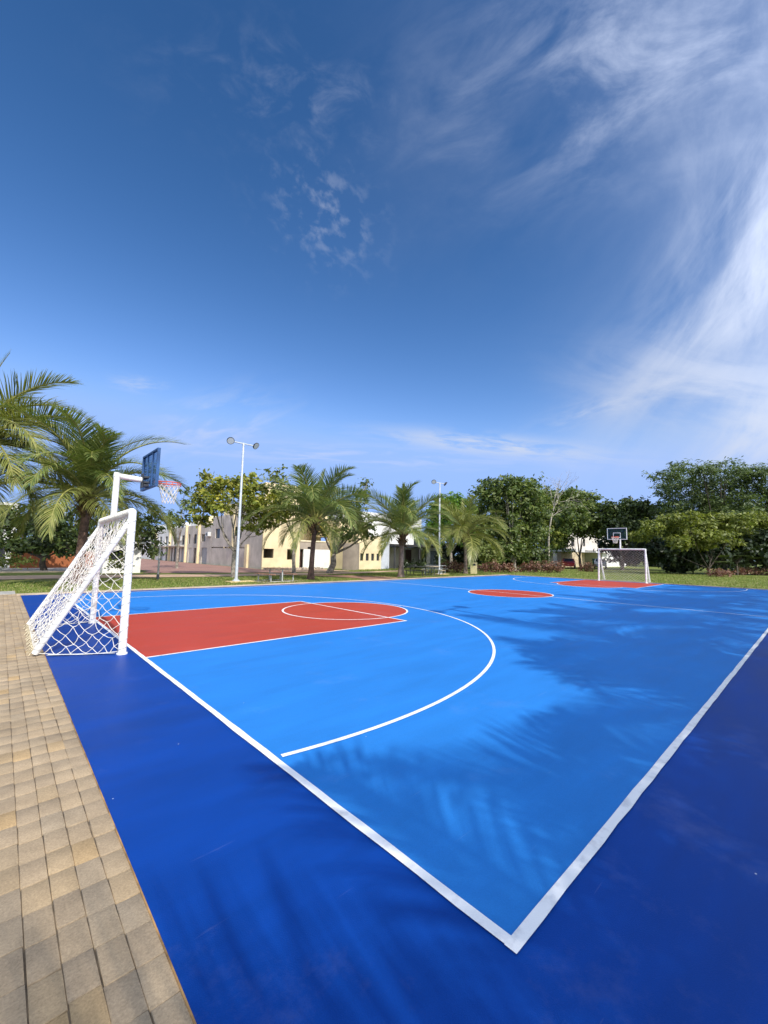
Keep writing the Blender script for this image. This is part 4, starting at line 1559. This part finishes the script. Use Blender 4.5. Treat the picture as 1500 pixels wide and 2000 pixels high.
inn.box(17.7, 35.5, 0, 17.78, 37.19, 4.0)
inn.box(16.65, 35.49, 3.9, 20.3, 41, 4.0)
inn.build('inner_wall', tan_w, H, rel=rel)
up = MB()
up.box(17.2, 38.4, 5.6, 26, 47, 7.0)
up.box(16.64, 38.3, 5.5, 26, 48.4, 5.6)
up.box(16.6, 35.5, 8.2, 20.4, 41, 8.3)
up.build('upper_storey', yellow_w, H, rel=rel)


def townhouse(y0, y1, h, label, wall_m, holes, doors_, balcony=None, fin=True, acs=(), setback=None):
    t = thing('house', (XF, y0, 0), label, 'house', 'terraced houses along the brick street')
    rel = (XF, y0, 0)
    mb = wall_holes('x', XF, y0 + .02, y1, -.05, h, holes + [d[:4] for d in doors_], .16, 1)
    mb.box(XF + .17, y0 + .02, h - .15, XF + 8, y1, h)
    mb.box(XF + .17, y0 + .02, -.05, XF + 8, y0 + .15, h - .151)
    mb.box(XF + .17, y1 - .15, -.05, XF + 8, y1, h - .151)
    mb.build('wall', wall_m, t, rel=rel)
    for hh in holes:
        o = window(t, 'x', XF, *hh)
        o.location = (-rel[0], -rel[1], 0)
    for d in doors_:
        o = door(t, 'x', XF, *d[:4], d[4], .1, d[5], 6 if d[5] == 'garage_door' else 0)
        o.location = (-rel[0], -rel[1], 0)
    for a in acs:
        ac_unit(t, XF, *a)
        for o in t.children:
            if o.name.startswith('air_cond'):
                o.location = (-rel[0], -rel[1], 0)
    if fin:
        MB().box(XF - .26, y1 - .02, -.05, XF + .14, y1 + .3, h + .15, .01).build('side_fin', yellow_w, t, rel=rel)
    if balcony:
        MB().box(XF - .7, y0 + .05, balcony, XF - .003, y1 - .05, balcony + .12, .01).build('balcony', grey2_w, t, rel=rel)
    if setback:
        sb = MB().box(XF + setback[0], y0 + .3, h + .001, XF + 8, y1 - .2, h + setback[1])
        s = sb.build('roof_room', setback[2], t, rel=rel)
        MB().box(XF + setback[0] - .03, y0 + .8, h + .3, XF + setback[0] - .003, y0 + 1.9, h + .9).build('roof_window', dark_open, s, rel=rel)
    return t


townhouse(48.45, 52.35, 4.9, 'grey cement terraced house next to the yellow corner house, with garage door and air conditioner', grey_w,
          [(50.5, 2.7, 51.85, 3.6)], [(49.7, -.04, 51.6, 1.95, garage_m, 'garage_door')], None, True, [(48.75, 3.3)], None)
townhouse(52.7, 57.1, 4.8, 'third house of the grey terrace, narrow tall windows and yellow room on its roof', grey_w,
          [(53.6, 2.45, 54.6, 3.65), (56.1, 2.45, 56.7, 3.7)], [(53.5, -.04, 54.3, 1.9, wood_door, 'door'), (55.2, -.04, 56.5, 1.9, grey2_w, 'panel_door')], None, True, [], (1.0, 1.3, yellow_w))
townhouse(57.45, 64.3, 4.7, 'lighter terraced house with long balcony slab and several dark doors', grey2_w,
          [(58.2, 2.35, 59.3, 3.6), (62.0, 2.3, 63.1, 3.5), (60.3, 2.6, 60.9, 3.5)],
          [(57.9, -.04, 59.3, 1.95, garage_m, 'garage_door'), (59.9, -.04, 60.6, 1.9, wood_door, 'door'), (61.6, -.04, 62.6, 1.95, dark_open, 'door'), (63.2, -.04, 63.9, 1.9, dark_open, 'door')], 2.08, True, [(59.45, 2.9)], (2.5, 1.1, white_w))
townhouse(64.65, 72, 4.6, 'white far end house of the terrace, half hidden by leaves', white_w,
          [(66, 2.4, 67.2, 3.6), (69, 2.4, 70.2, 3.6)], [(65.4, -.04, 66.6, 1.95, dark_open, 'door'), (68, -.04, 69.5, 1.95, garage_m, 'garage_door')], 2.05, True, [], (2, 1.2, white_w))
townhouse(72.4, 84, 4.7, 'farthest pale house at the end of the brick street', white_w,
          [(74, 2.4, 75.5, 3.6), (78, 2.4, 79.5, 3.6)], [(73.4, -.04, 75, 1.95, dark_open, 'door')], None, False, [], (2, 1.2, white_w))

# white annex, pillar, curved wall, four-window wall
A = thing('house', (20.52, 35.3, 0), 'white and tan annex wall with dark doorway between yellow house and curved wall', 'house')
rel = (20.52, 35.3, 0)
mb = wall_holes('y', 35.34, 20.52, 24.3, -.05, 1.95, [(20.55, 0, 21.0, 1.94)], .16, 1)
mb.build('lower_wall', white_w, A, rel=rel)
mb = wall_holes('y', 35.32, 20.52, 27.0, 1.953, 2.7, [(21.45, 1.96, 21.9, 2.2)], .18, 1)
mb.build('upper_wall', tan_w, A, rel=rel)
MB().box(20.52, 35.25, 2.703, 27, 41, 2.85, .01).build('roof_slab', cream_w, A, rel=rel)
MB().box(20.56, 35.7, 0, 21.0, 35.75, 1.94).build('door', wood_door, A, rel=rel)
MB().box(21.46, 35.45, 1.97, 21.89, 35.47, 2.19).build('window', dark_open, A, rel=rel)
MB().box(24.31, 35.0, -.05, 25.0, 35.31, 1.95, .01).build('pillar', tan_w, A, rel=rel)
MB().box(25.003, 35.2, -.05, 27.5, 35.31, 1.3).build('low_wall', cream_w, A, rel=rel)
MB().box(25.003, 35.22, 1.303, 27.5, 35.315, 1.95).build('grey_panel', grey2_w, A, rel=rel)
MB().box(20.6, 41.1, 0, 27, 46, 8.4).build('rear_block', cream_w, A, rel=rel)

cw = MB()
A0 = np.linspace(R(205), R(335), 19)
cc = np.array([23.25, 31.0])
vo = [(cc[0] + 1.08 * math.cos(a), cc[1] + 1.35 * math.sin(a)) for a in A0]
vi = [(cc[0] + .90 * math.cos(a), cc[1] + 1.17 * math.sin(a)) for a in A0]
n = len(vo)
zt = 2.55
vs = [(x, y, -.05) for x, y in vo] + [(x, y, zt) for x, y in vo] + [(x, y, -.05) for x, y in vi] + [(x, y, zt) for x, y in vi]
fs = []
for i in range(n - 1):
    fs += [(i, i + 1, n + i + 1, n + i), (2 * n + i + 1, 2 * n + i, 3 * n + i, 3 * n + i + 1), (n + i, n + i + 1, 3 * n + i + 1, 3 * n + i)]
fs += [(0, n, 3 * n, 2 * n), (n - 1, 3 * n - 1, 4 * n - 1, 2 * n - 1)]
o = cw.add(vs, fs).build('curved_wall', mat('brown_cement', (.27, .225, .175), .92, var=.12, scale=.8, bump=.2, bscale=14), None, True, rel=(23.25, 31, 0))
o.location = (23.25, 31, 0)
tag(o, 'brown cement wall with rounded front between two yellow walls, behind the grey trunked tree', 'wall')

Y = thing('house', (24.3, 30.6, 0), 'yellow house wing with a row of four narrow dark windows', 'house')
rel = (24.3, 30.6, 0)
ho = [(24.6 + k * .735, .9, 25.0 + k * .735, 1.62) for k in range(4)]
mb = wall_holes('y', 30.6, 24.3, 27.45, -.05, 3.4, ho, .16, 1)
mb.box(24.3, 30.77, -.05, 24.46, 36, 3.4)
mb.box(27.29, 30.77, -.05, 27.45, 36, 3.4)
mb.box(24.461, 30.77, 3.25, 27.289, 36, 3.4)
mb.box(24.8, 34.5, 3.401, 29, 40, 5.2)
mb.build('wall', yellow_w, Y, rel=rel)
for hh in ho:
    window(Y, 'y', 30.6, *hh, bars=0).location = (-rel[0], -rel[1], 0)

# modern white house with dark pergola
M_ = thing('house', (27.6, 31.2, 0), 'modern white house with flat dark porch roof and dark wooden door', 'house')
rel = (27.6, 31.2, 0)
bw = mat('bluish_render', (.50, .53, .57), .85, var=.05)
wall_holes('y', 31.2, 27.52, 29.2, -.05, 3.6, [(27.75, .9, 28.05, 1.65)], .16, 1).build('side_wall', bw, M_, rel=rel)
window(M_, 'y', 31.2, 27.75, .9, 28.05, 1.65, bars=0).location = (-rel[0], -rel[1], 0)
MB().box(29.203, 31.4, 2.72, 33.3, 38, 3.6, .02).build('white_fascia', white_w, M_, rel=rel)
MB().box(29.203, 30.4, 2.45, 37.2, 33.9, 2.66, .02).build('porch_roof', black_roof, M_, rel=rel)
bk = wall_holes('y', 34, 29.3, 37.6, -.05, 2.449, [(30.4, .1, 31.6, 2.0), (34.6, .02, 35.8, 2.2)], .16, 1)
bk.build('porch_wall', grey2_w, M_, rel=rel)
window(M_, 'y', 34, 30.4, .1, 31.6, 2.0).location = (-rel[0], -rel[1], 0)
door(M_, 'y', 34, 34.6, .02, 35.8, 2.2, wood_door).location = (-rel[0], -rel[1], 0)
for x in (29.45, 33.4, 36.9):
    MB().box(x, 30.6, -.05, x + .16, 30.76, 2.449).build('porch_post', frame_m, M_, rel=rel)
wf = wall_holes('y', 31.6, 36.0, 40.2, -.05, 2.45, [(36.5, .15, 39.0, 2.1)], .2, 1)
wf.build('white_surround', white_w, M_, rel=rel)
window(M_, 'y', 31.6, 36.5, .15, 39.0, 2.1, bars=2, m_=mat('pale_glass', (.25, .29, .33), .15)).location = (-rel[0], -rel[1], 0)
MB().box(29.5, 36.2, 3.601, 40, 44, 6.6).build('upper_storey', white_w, M_, rel=rel)
MB().box(33.4, 33, 2.67, 40, 36, 3.5).build('grey_parapet', mat('mid_grey_render', (.22, .22, .22), .9), M_, rel=rel)
tree('shrub', (31.4, 30.3, 0), [((30.8, 30.4, .5), (.8, .4, .6)), ((32.4, 30.3, .45), (.9, .4, .55)), ((34.0, 30.4, .4), (.7, .4, .5))],
     'dark hedge in front of the porch of the modern white house', 'shrub', 'shade', 6, .2, seed=71, limbs=False, clump=.22)
tree('shrub', (36.3, 29.9, 0), [((36.2, 30, 1.0), (.45, .4, 1.1)), ((36.5, 29.8, .6), (.6, .5, .7))],
     'upright green plant beside the dark wooden door', 'shrub', 'dark', 8, .28, seed=72, limbs=False, clump=.25, elong=3.5)

# left: gatehouse, orange wall, white house
g0 = G(262, 1118)
gt = thing('gatehouse', (5.1, 32.2, 0), 'small white gatehouse with dark opening behind the near goal', 'gatehouse')
rel = (5.1, 32.2, 0)
wall_holes('y', 32.2, 3.4, 5.65, -.05, 2.0, [(3.7, .85, 4.55, 1.55), (4.95, .5, 5.12, 1.5)], .16, 1).build('front_wall', white_w, gt, rel=rel)
MB().box(5.49, 32.37, -.05, 5.65, 34.4, 2.0).box(3.4, 32.37, -.05, 3.56, 34.4, 2.0).build('side_wall', white_w, gt, rel=rel)
MB().box(3.2, 32.0, 2.003, 5.85, 34.6, 2.15, .02).build('roof', white_w, gt, rel=rel)
MB().box(3.72, 32.6, .86, 4.53, 32.62, 1.54).build('opening', dark_open, gt, rel=rel)
o = MB().box(-1.1, 41.9, -.05, 4.2, 42.1, 1.35, .02).build('garden_wall', mat('orange_render', (.33, .105, .035), .9, var=.15, scale=1), rel=(1.5, 42, 0))
o.location = (1.5, 42, 0)
tag(o, 'orange brown garden wall in shade behind the coconut palm', 'wall')
wh_ = thing('house', (-5, 44, 0), 'large white house behind the palms at the left edge', 'house')
rel = (-5, 44, 0)
wall_holes('y', 44, -16, -.9, -.05, 5.2, [(-3.0, .6, -1.4, 1.9), (-2.6, 3.6, -1.4, 5.0), (-7, 3.4, -5, 5.0)], .2, 1).build('wall', white_w, wh_, rel=rel)
for q in ((-3.0, .6, -1.4, 1.9), (-2.6, 3.6, -1.4, 5.0), (-7, 3.4, -5, 5.0)):
    window(wh_, 'y', 44, *q).location = (-rel[0], -rel[1], 0)
MB().box(-16, 44.21, 5.0, -.9, 54, 5.2).box(-1.1, 44.21, -.05, -.9, 54, 4.999).build('roof', white_w, wh_, rel=rel)

# far right house
fh = thing('house', (70, 27, 0), 'far cream and white house with flat white canopies behind the bare tree', 'house')
rel = (70, 27, 0)
stone = mat('cream_stone', (.58, .47, .30), .9, var=.2, scale=3, bump=.5, bscale=6)
MB().box(62.5, 27.6, -.05, 73.4, 34, 2.45).build('stone_wall', stone, fh, rel=rel)
MB().box(61.5, 25.5, 2.46, 68, 34, 2.95, .02).build('canopy', white_w, fh, rel=rel)
MB().box(72.0, 25.2, 2.46, 79.5, 34, 2.85, .02).build('canopy', white_w, fh, rel=rel)
MB().box(73.8, 29, -.05, 77, 29.2, 2.45).build('garage_wall', tan_w, fh, rel=rel)
MB().box(77.1, 26, -.05, 90, 33, 2.45).build('white_wall', white_w, fh, rel=rel)
wall_holes('y', 28.5, 68.1, 92, 2.96, 6.0, [(75.2, 3.6, 76.2, 5.0), (70, 3.5, 71.4, 5.0), (82, 3.6, 84, 5)], .2, 1).build('upper_storey', grey2_w, fh, rel=rel)
for q in ((75.2, 3.6, 76.2, 5.0), (70, 3.5, 71.4, 5.0), (82, 3.6, 84, 5)):
    window(fh, 'y', 28.5, *q).location = (-rel[0], -rel[1], 0)
MB().box(61.0, 27, .2, 62.49, 27.6, 2.3).build('side_wall', grey2_w, fh, rel=rel)

# ------------------------------------------------------------------ street furniture
plank = mat('table_plank', (.30, .19, .12), .7, var=.25, scale=6, island=.15)
plank2 = mat('bench_plank', (.34, .175, .11), .7, var=.25, scale=6, island=.15)
table_frame = mat('table_frame', (.46, .47, .44), .5, var=.1)
dark_frame_m = mat('green_table_frame', (.05, .06, .045), .5)


def picnic(loc, rz, label, top_m, bench_m, fm, s=1.0):
    t = thing('picnic_table', loc, label, 'picnic table', 'picnic tables beside the court', rz)
    L = 1.75 * s

    def planks(x0, x1, zz, n, th):
        mb = MB()
        w = (x1 - x0) / n
        for k in range(n):
            mb.box(x0 + k * w + .004, -L / 2, zz, x0 + (k + 1) * w - .004, L / 2, zz + th, .006)
        return mb
    planks(-.42, .42, .70, 6, .045).build('table_top', top_m, t)
    planks(-.86, -.56, .40, 2, .04).build('bench_seat', bench_m, t)
    planks(.56, .86, .40, 2, .04).build('bench_seat', bench_m, t)
    for yy in (-L / 2 + .22, L / 2 - .22):
        fr_ = MB()
        fr_.box(-.76, yy - .025, 0, .76, yy + .025, .05, .004)
        fr_.box(-.745, yy - .025, .051, -.695, yy + .025, .395, .004)
        fr_.box(.695, yy - .025, .051, .745, yy + .025, .395, .004)
        fr_.box(-.03, yy - .025, .051, .03, yy + .025, .66, .004)
        fr_.box(-.40, yy - .025, .661, .40, yy + .025, .699, .004)
        fr_.box(-.84, yy - .0245, .37, -.746, yy + .0245, .399).box(.746, yy - .0245, .37, .84, yy + .0245, .399)
        fr_.build('end_frame', fm, t)
    MB().tube([(0, -L / 2 + .25, .45), (0, L / 2 - .25, .45)], .02, 8).build('tie_bar', fm, t)
    return t


picnic((9.9, 20.45, -.03), R(4), 'brown picnic table with pale metal frame between floodlight pole and palm', plank, plank2, table_frame)
MB2 = struct(sheet(8.6, 19.3, 11.3, 21.6, -.012).build('table_pad', mat('table_pad', (.30, .25, .17), .95, var=.25, scale=2)))
picnic((22.3, 20.75, -.03), R(20), 'dark green framed picnic table right of the reddish palm trunk', mat('dark_plank', (.07, .07, .05), .7), mat('dark_plank2', (.09, .085, .055), .7), dark_frame_m)
picnic((23.9, 20.6, -.03), R(-35), 'picnic table with pale tan planks left of the second floodlight pole', mat('pale_plank', (.52, .42, .29), .7, var=.15), mat('pale_plank2', (.48, .38, .25), .7), dark_frame_m, .8)
picnic((26.6, 22.6, -.03), R(15), 'grey picnic table partly hidden behind the second floodlight pole', mat('grey_plank', (.30, .31, .31), .7), mat('grey_plank2', (.32, .33, .33), .7), galv)

bn = G(925.5, 1120.3)
t = thing('litter_bin', (bn[0], bn[1], -.03), 'cream litter bin with dark slot between short palm and croton hedge', 'litter bin', rz=R(28))
bin_m = mat('bin_cream', (.66, .57, .30), .6, var=.06, scale=4)
sd = .27
mb = MB()
mb.box(-sd, -sd, 0, sd, sd, .74, .015)
for sx in (-1, 1):
    for sy in (-1, 1):
        mb.box(sx * sd, sy * sd, .741, sx * (sd - .08), sy * (sd - .08), .92)
mb.build('body', bin_m, t)
MB().box(-sd - .015, -sd - .015, .921, sd + .015, sd + .015, 1.02, .015).build('lid', bin_m, t)
MB().box(-sd + .04, -sd + .04, .742, sd - .04, sd - .04, .918).build('opening', dark_open, t)

sp = G(308, 1131)
t = thing('signpost', (sp[0], sp[1], -.03), 'grey metal post standing alone on the grass left of the street', 'post')
MB().tube([(0, 0, .3), (0, 0, 1.95)], .05, 14).build('pole', mat('dull_steel', (.34, .33, .31), .7, var=.15), t, True)
MB().tube([(0, 0, 0), (0, 0, .3)], .075, 14).build('dark_base', dark_metal, t, True)

# red car and dark green bin in front of the far house
def car(loc, rz, label, paint):
    t = thing('parked_car', loc, label, 'car', 'parked cars by the far house', rz)
    prof = [(-2.1, .35), (-2.15, .75), (-1.9, .95), (-1.3, 1.0), (-.75, 1.42), (.75, 1.45), (1.35, 1.02), (1.95, .92), (2.15, .7), (2.12, .35)]
    w = .85
    n = len(prof)
    vs = []
    for s, k in ((-w, 0), (w, 0)):
        for (x, zz) in prof:
            vs.append((x, s * (.82 if zz > 1.1 else 1), zz))
    fs = [(i, i + 1, n + i + 1, n + i) for i in range(n - 1)] + [(n - 1, 0, n, 2 * n - 1), tuple(range(n))[::-1], tuple(range(n, 2 * n))]
    MB().add(vs, fs).build('body', paint, t)
    g_ = MB()
    for s in (-1, 1):
        g_.add([(-1.2, s * .80, 1.02), (1.2, s * .80, 1.04), (.7, s * .715, 1.38), (-.7, s * .715, 1.36)], [(0, 1, 2, 3)])
    g_.add([(-1.28, -.66, 1.05), (-1.28, .66, 1.05), (-.80, .6, 1.39), (-.80, -.6, 1.39)], [(0, 1, 2, 3)])
    g_.add([(1.33, -.66, 1.07), (1.33, .66, 1.07), (.82, .6, 1.41), (.82, -.6, 1.41)], [(0, 1, 2, 3)])
    g_.build('window', dark_open, t)
    for x in (-1.3, 1.35):
        for s in (-1, 1):
            wh2 = MB().tube([(x, s * .70, .31), (x, s * .88, .31)], .31, 20).build('wheel', dark_metal, t, True)
            MB().tube([(x, s * .882, .31), (x, s * .89, .31)], .19, 16).build('rim', galv, wh2)
    for s in (-1, 1):
        MB().box(-2.17, s * .5, .66, -2.1, s * .78, .8, .01).build('headlight', lens_m, t)
    return t


cr = G(1124, 1108)
car((60.5, 25.0, -.03), R(200), 'red car parked by the far house, seen between croton bushes', mat('red_car_paint', (.34, .02, .035), .3, coat=.5))
car((68.5, 23.4, -.03), R(200), 'white car parked under the far canopy behind the small croton bush', mat('white_car_paint', (.6, .6, .58), .3, coat=.5))
gb = PD(1166, 1106, depth_of((72, 23, 0)))
t = thing('waste_container', (gb[0], gb[1], -.03), 'dark green waste container under the far white canopy', 'container', rz=R(20))
gmt = mat('dark_green_plastic', (.012, .05, .04), .5)
mb = MB().add([(-.7, -.55, .15), (.7, -.55, .15), (.7, .55, .15), (-.7, .55, .15), (-.85, -.68, 1.35), (.85, -.68, 1.35), (.85, .68, 1.35), (-.85, .68, 1.35)],
              [(0, 3, 2, 1), (0, 1, 5, 4), (1, 2, 6, 5), (2, 3, 7, 6), (3, 0, 4, 7)])
mb.build('body', gmt, t)
MB().box(-.9, -.73, 1.351, .9, .73, 1.5, .03).build('lid', gmt, t)
for sx in (-.5, .5):
    for sy in (-.4, .4):
        MB().tube([(sx, sy - .04, .08), (sx, sy + .04, .08)], .08, 12).build('wheel', dark_metal, t)

# ------------------------------------------------------------------ light and sky
to_sun = Vector((-.122, -.993, .864)).normalized()
sd_ = bpy.data.lights.new('sun', 'SUN')
sd_.energy = 3.8
sd_.angle = R(.53)
sd_.color = (1.0, .955, .89)
so = bpy.data.objects.new('sun', sd_)
col.objects.link(so)
so.rotation_euler = to_sun.to_track_quat('Z', 'Y').to_euler()

w = bpy.data.worlds.new('World')
sc.world = w
w.use_nodes = True
T = w.node_tree
T.nodes.clear()


def wn(typ, **kw):
    nd = T.nodes.new(typ)
    for k, v in kw.items():
        if k.startswith('_'):
            setattr(nd, k[1:], v)
        else:
            nd.inputs[k].default_value = v
    return nd


def ml(op, a, b=None):
    nd = T.nodes.new('ShaderNodeMath')
    nd.operation = op
    for i, q in enumerate((a, b)):
        if q is None:
            continue
        if isinstance(q, (int, float)):
            nd.inputs[i].default_value = q
        else:
            T.links.new(q, nd.inputs[i])
    return nd.outputs[0]


sky = wn('ShaderNodeTexSky', _sky_type='NISHITA')
sky.sun_disc = False
sky.sun_elevation = math.asin(to_sun.z)
sky.sun_rotation = math.atan2(to_sun.x, to_sun.y)
sky.altitude = 0
sky.air_density = 1.0
sky.dust_density = .3
sky.ozone_density = 3.0
tint = wn('ShaderNodeMix', _data_type='RGBA', _blend_type='MULTIPLY')
tint.inputs['Factor'].default_value = 1
T.links.new(sky.outputs[0], tint.inputs[6])
SKY_TINT = (.62, .80, 1.12)
tint.inputs[7].default_value = (*SKY_TINT, 1)
tcw = wn('ShaderNodeTexCoord')
D = tcw.outputs['Generated']


def dirn(px, py):
    v = ray(px, py)
    return v / np.linalg.norm(v)


def dot(v):
    nd = T.nodes.new('ShaderNodeVectorMath')
    nd.operation = 'DOT_PRODUCT'
    T.links.new(D, nd.inputs[0])
    nd.inputs[1].default_value = v
    return nd.outputs['Value']


def cloud(c, along, half_len, half_wid, fu, fv, lo, hi, amp, seed, rough=.6, pw=1.0, dist=.4):
    """cloud patch around the sky direction of photo point c; fibres run towards 'along'"""
    d0 = dirn(*c)
    a = dirn(*along) - d0
    a -= d0 * (a @ d0)
    a /= np.linalg.norm(a)
    b = np.cross(d0, a)
    cm = T.nodes.new('ShaderNodeCombineXYZ')
    du, dv, dw = dot(a), dot(b), dot(d0)
    T.links.new(ml('MULTIPLY', du, fu), cm.inputs[0])
    T.links.new(ml('MULTIPLY', dv, fv), cm.inputs[1])
    cm.inputs[2].default_value = seed
    ns = wn('ShaderNodeTexNoise', Scale=1.0, Detail=9.0, Roughness=rough, Distortion=dist)
    T.links.new(cm.outputs[0], ns.inputs['Vector'])
    mr = wn('ShaderNodeMapRange')
    mr.interpolation_type = 'SMOOTHSTEP'
    mr.inputs['From Min'].default_value = lo
    mr.inputs['From Max'].default_value = hi
    T.links.new(ns.outputs['Fac'], mr.inputs['Value'])
    u2 = ml('POWER', ml('ABSOLUTE', ml('DIVIDE', du, half_len)), 2.0)
    v2 = ml('POWER', ml('ABSOLUTE', ml('DIVIDE', dv, half_wid)), 2.0)
    e = ml('MULTIPLY', ml('ADD', u2, v2), -1.0)
    g_ = ml('POWER', 2.718, e)
    g_ = ml('MULTIPLY', g_, ml('GREATER_THAN', dw, 0.0))
    return ml('MULTIPLY', ml('MULTIPLY', mr.outputs[0], g_), amp)


parts = [
    cloud((1440, 520), (1540, 390), .32, .095, 2.6, 8, .28, .68, .70, 1.3),
    cloud((1490, 270), (1500, 80), .30, .10, 3.5, 9, .38, .78, .34, 7.1),
    cloud((1230, 110), (1420, 40), .26, .13, 5, 10, .40, .80, .45, 3.7),
    cloud((1390, 770), (1500, 785), .19, .075, 4, 13, .28, .64, .72, 5.2),
    cloud((1470, 850), (1500, 815), .14, .06, 5, 15, .24, .60, .80, 9.2),
    cloud((950, 868), (1120, 885), .22, .022, 8, 46, .36, .62, .9, 11.5),
    cloud((420, 830), (530, 800), .13, .055, 9, 26, .38, .70, .55, 13.1),
    cloud((635, 420), (690, 470), .10, .075, 32, 40, .48, .76, .28, 15.4, .55, 1.0, .2),
    cloud((570, 190), (650, 200), .17, .06, 13, 20, .46, .78, .18, 17.6),
    cloud((1190, 790), (1300, 755), .12, .022, 9, 34, .42, .66, .45, 19.2),
    cloud((680, 890), (800, 895), .34, .022, 7, 56, .44, .7, .5, 21.7),
    cloud((270, 750), (310, 752), .04, .014, 16, 60, .35, .6, .4, 23.3),
    cloud((1450, 640), (1530, 520), .36, .20, 2.2, 4, .25, .85, .26, 31.3),
    cloud((1330, 90), (1450, 20), .32, .20, 3, 4, .25, .85, .22, 33.3),
    cloud((1480, 560), (1530, 440), .12, .05, 6, 20, .25, .6, .6, 27.3),
]
tot = parts[0]
for q in parts[1:]:
    inv = ml('MULTIPLY', ml('SUBTRACT', 1.0, tot), ml('SUBTRACT', 1.0, ml('MINIMUM', q, 1.0)))
    tot = ml('SUBTRACT', 1.0, inv)
# unseen cloud veil added round the sun, behind the camera, to fill shadows
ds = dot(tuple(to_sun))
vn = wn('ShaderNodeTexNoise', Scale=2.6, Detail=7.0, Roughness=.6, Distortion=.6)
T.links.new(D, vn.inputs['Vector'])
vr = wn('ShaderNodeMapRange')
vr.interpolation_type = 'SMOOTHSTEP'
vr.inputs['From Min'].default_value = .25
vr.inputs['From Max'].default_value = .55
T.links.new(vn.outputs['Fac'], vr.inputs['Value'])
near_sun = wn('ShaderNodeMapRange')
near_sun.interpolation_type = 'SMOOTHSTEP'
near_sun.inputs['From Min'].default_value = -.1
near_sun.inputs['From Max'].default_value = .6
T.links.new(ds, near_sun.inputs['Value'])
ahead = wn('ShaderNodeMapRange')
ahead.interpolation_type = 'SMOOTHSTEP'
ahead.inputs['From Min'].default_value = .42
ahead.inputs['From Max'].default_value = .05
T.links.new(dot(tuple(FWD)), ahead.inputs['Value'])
fill_veil = ml('MULTIPLY', ahead.outputs[0], ml('MULTIPLY', ml('MULTIPLY', vr.outputs[0], near_sun.outputs[0]), .95))
tot = ml('SUBTRACT', 1.0, ml('MULTIPLY', ml('SUBTRACT', 1.0, tot), ml('SUBTRACT', 1.0, fill_veil)))
glow = ml('ADD', ml('MULTIPLY', near_sun.outputs[0], 1.25), 1.0)  # cloud colour brightened towards the sun, strengthens the added fill
mixc = wn('ShaderNodeMix', _data_type='RGBA')
T.links.new(tot, mixc.inputs['Factor'])
sep = wn('ShaderNodeSeparateColor')
T.links.new(tint.outputs[2], sep.inputs[0])
cmb = wn('ShaderNodeCombineColor')
for i, (A_, g_, cap) in enumerate(((1.9, 2.0, 2.9), (1.17, 1.5, 4.6), (.77, 1.42, 8.8))):
    v_ = ml('MULTIPLY', ml('POWER', sep.outputs[i], g_), A_)
    nd = T.nodes.new('ShaderNodeMath')
    nd.operation = 'SMOOTH_MIN'
    T.links.new(v_, nd.inputs[0])
    nd.inputs[1].default_value = cap
    nd.inputs[2].default_value = cap * .3
    T.links.new(nd.outputs[0], cmb.inputs[i])
T.links.new(cmb.outputs[0], mixc.inputs[6])
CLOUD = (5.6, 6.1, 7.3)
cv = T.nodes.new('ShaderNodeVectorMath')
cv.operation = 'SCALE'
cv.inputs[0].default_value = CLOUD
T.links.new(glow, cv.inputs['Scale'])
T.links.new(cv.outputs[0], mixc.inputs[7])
bg = wn('ShaderNodeBackground', Strength=.1)
T.links.new(mixc.outputs[2], bg.inputs['Color'])
wo = wn('ShaderNodeOutputWorld')
T.links.new(bg.outputs[0], wo.inputs['Surface'])

sc.view_settings.view_transform = 'Standard'
sc.view_settings.look = 'None'
sc.view_settings.exposure = 0.25
sc.view_settings.gamma = 1.0
sc.render.engine = 'CYCLES'
sc.cycles.use_denoising = True
sc.cycles.max_bounces = 8
sc.cycles.transparent_max_bounces = 12
sc.cycles.sample_clamp_indirect = 6
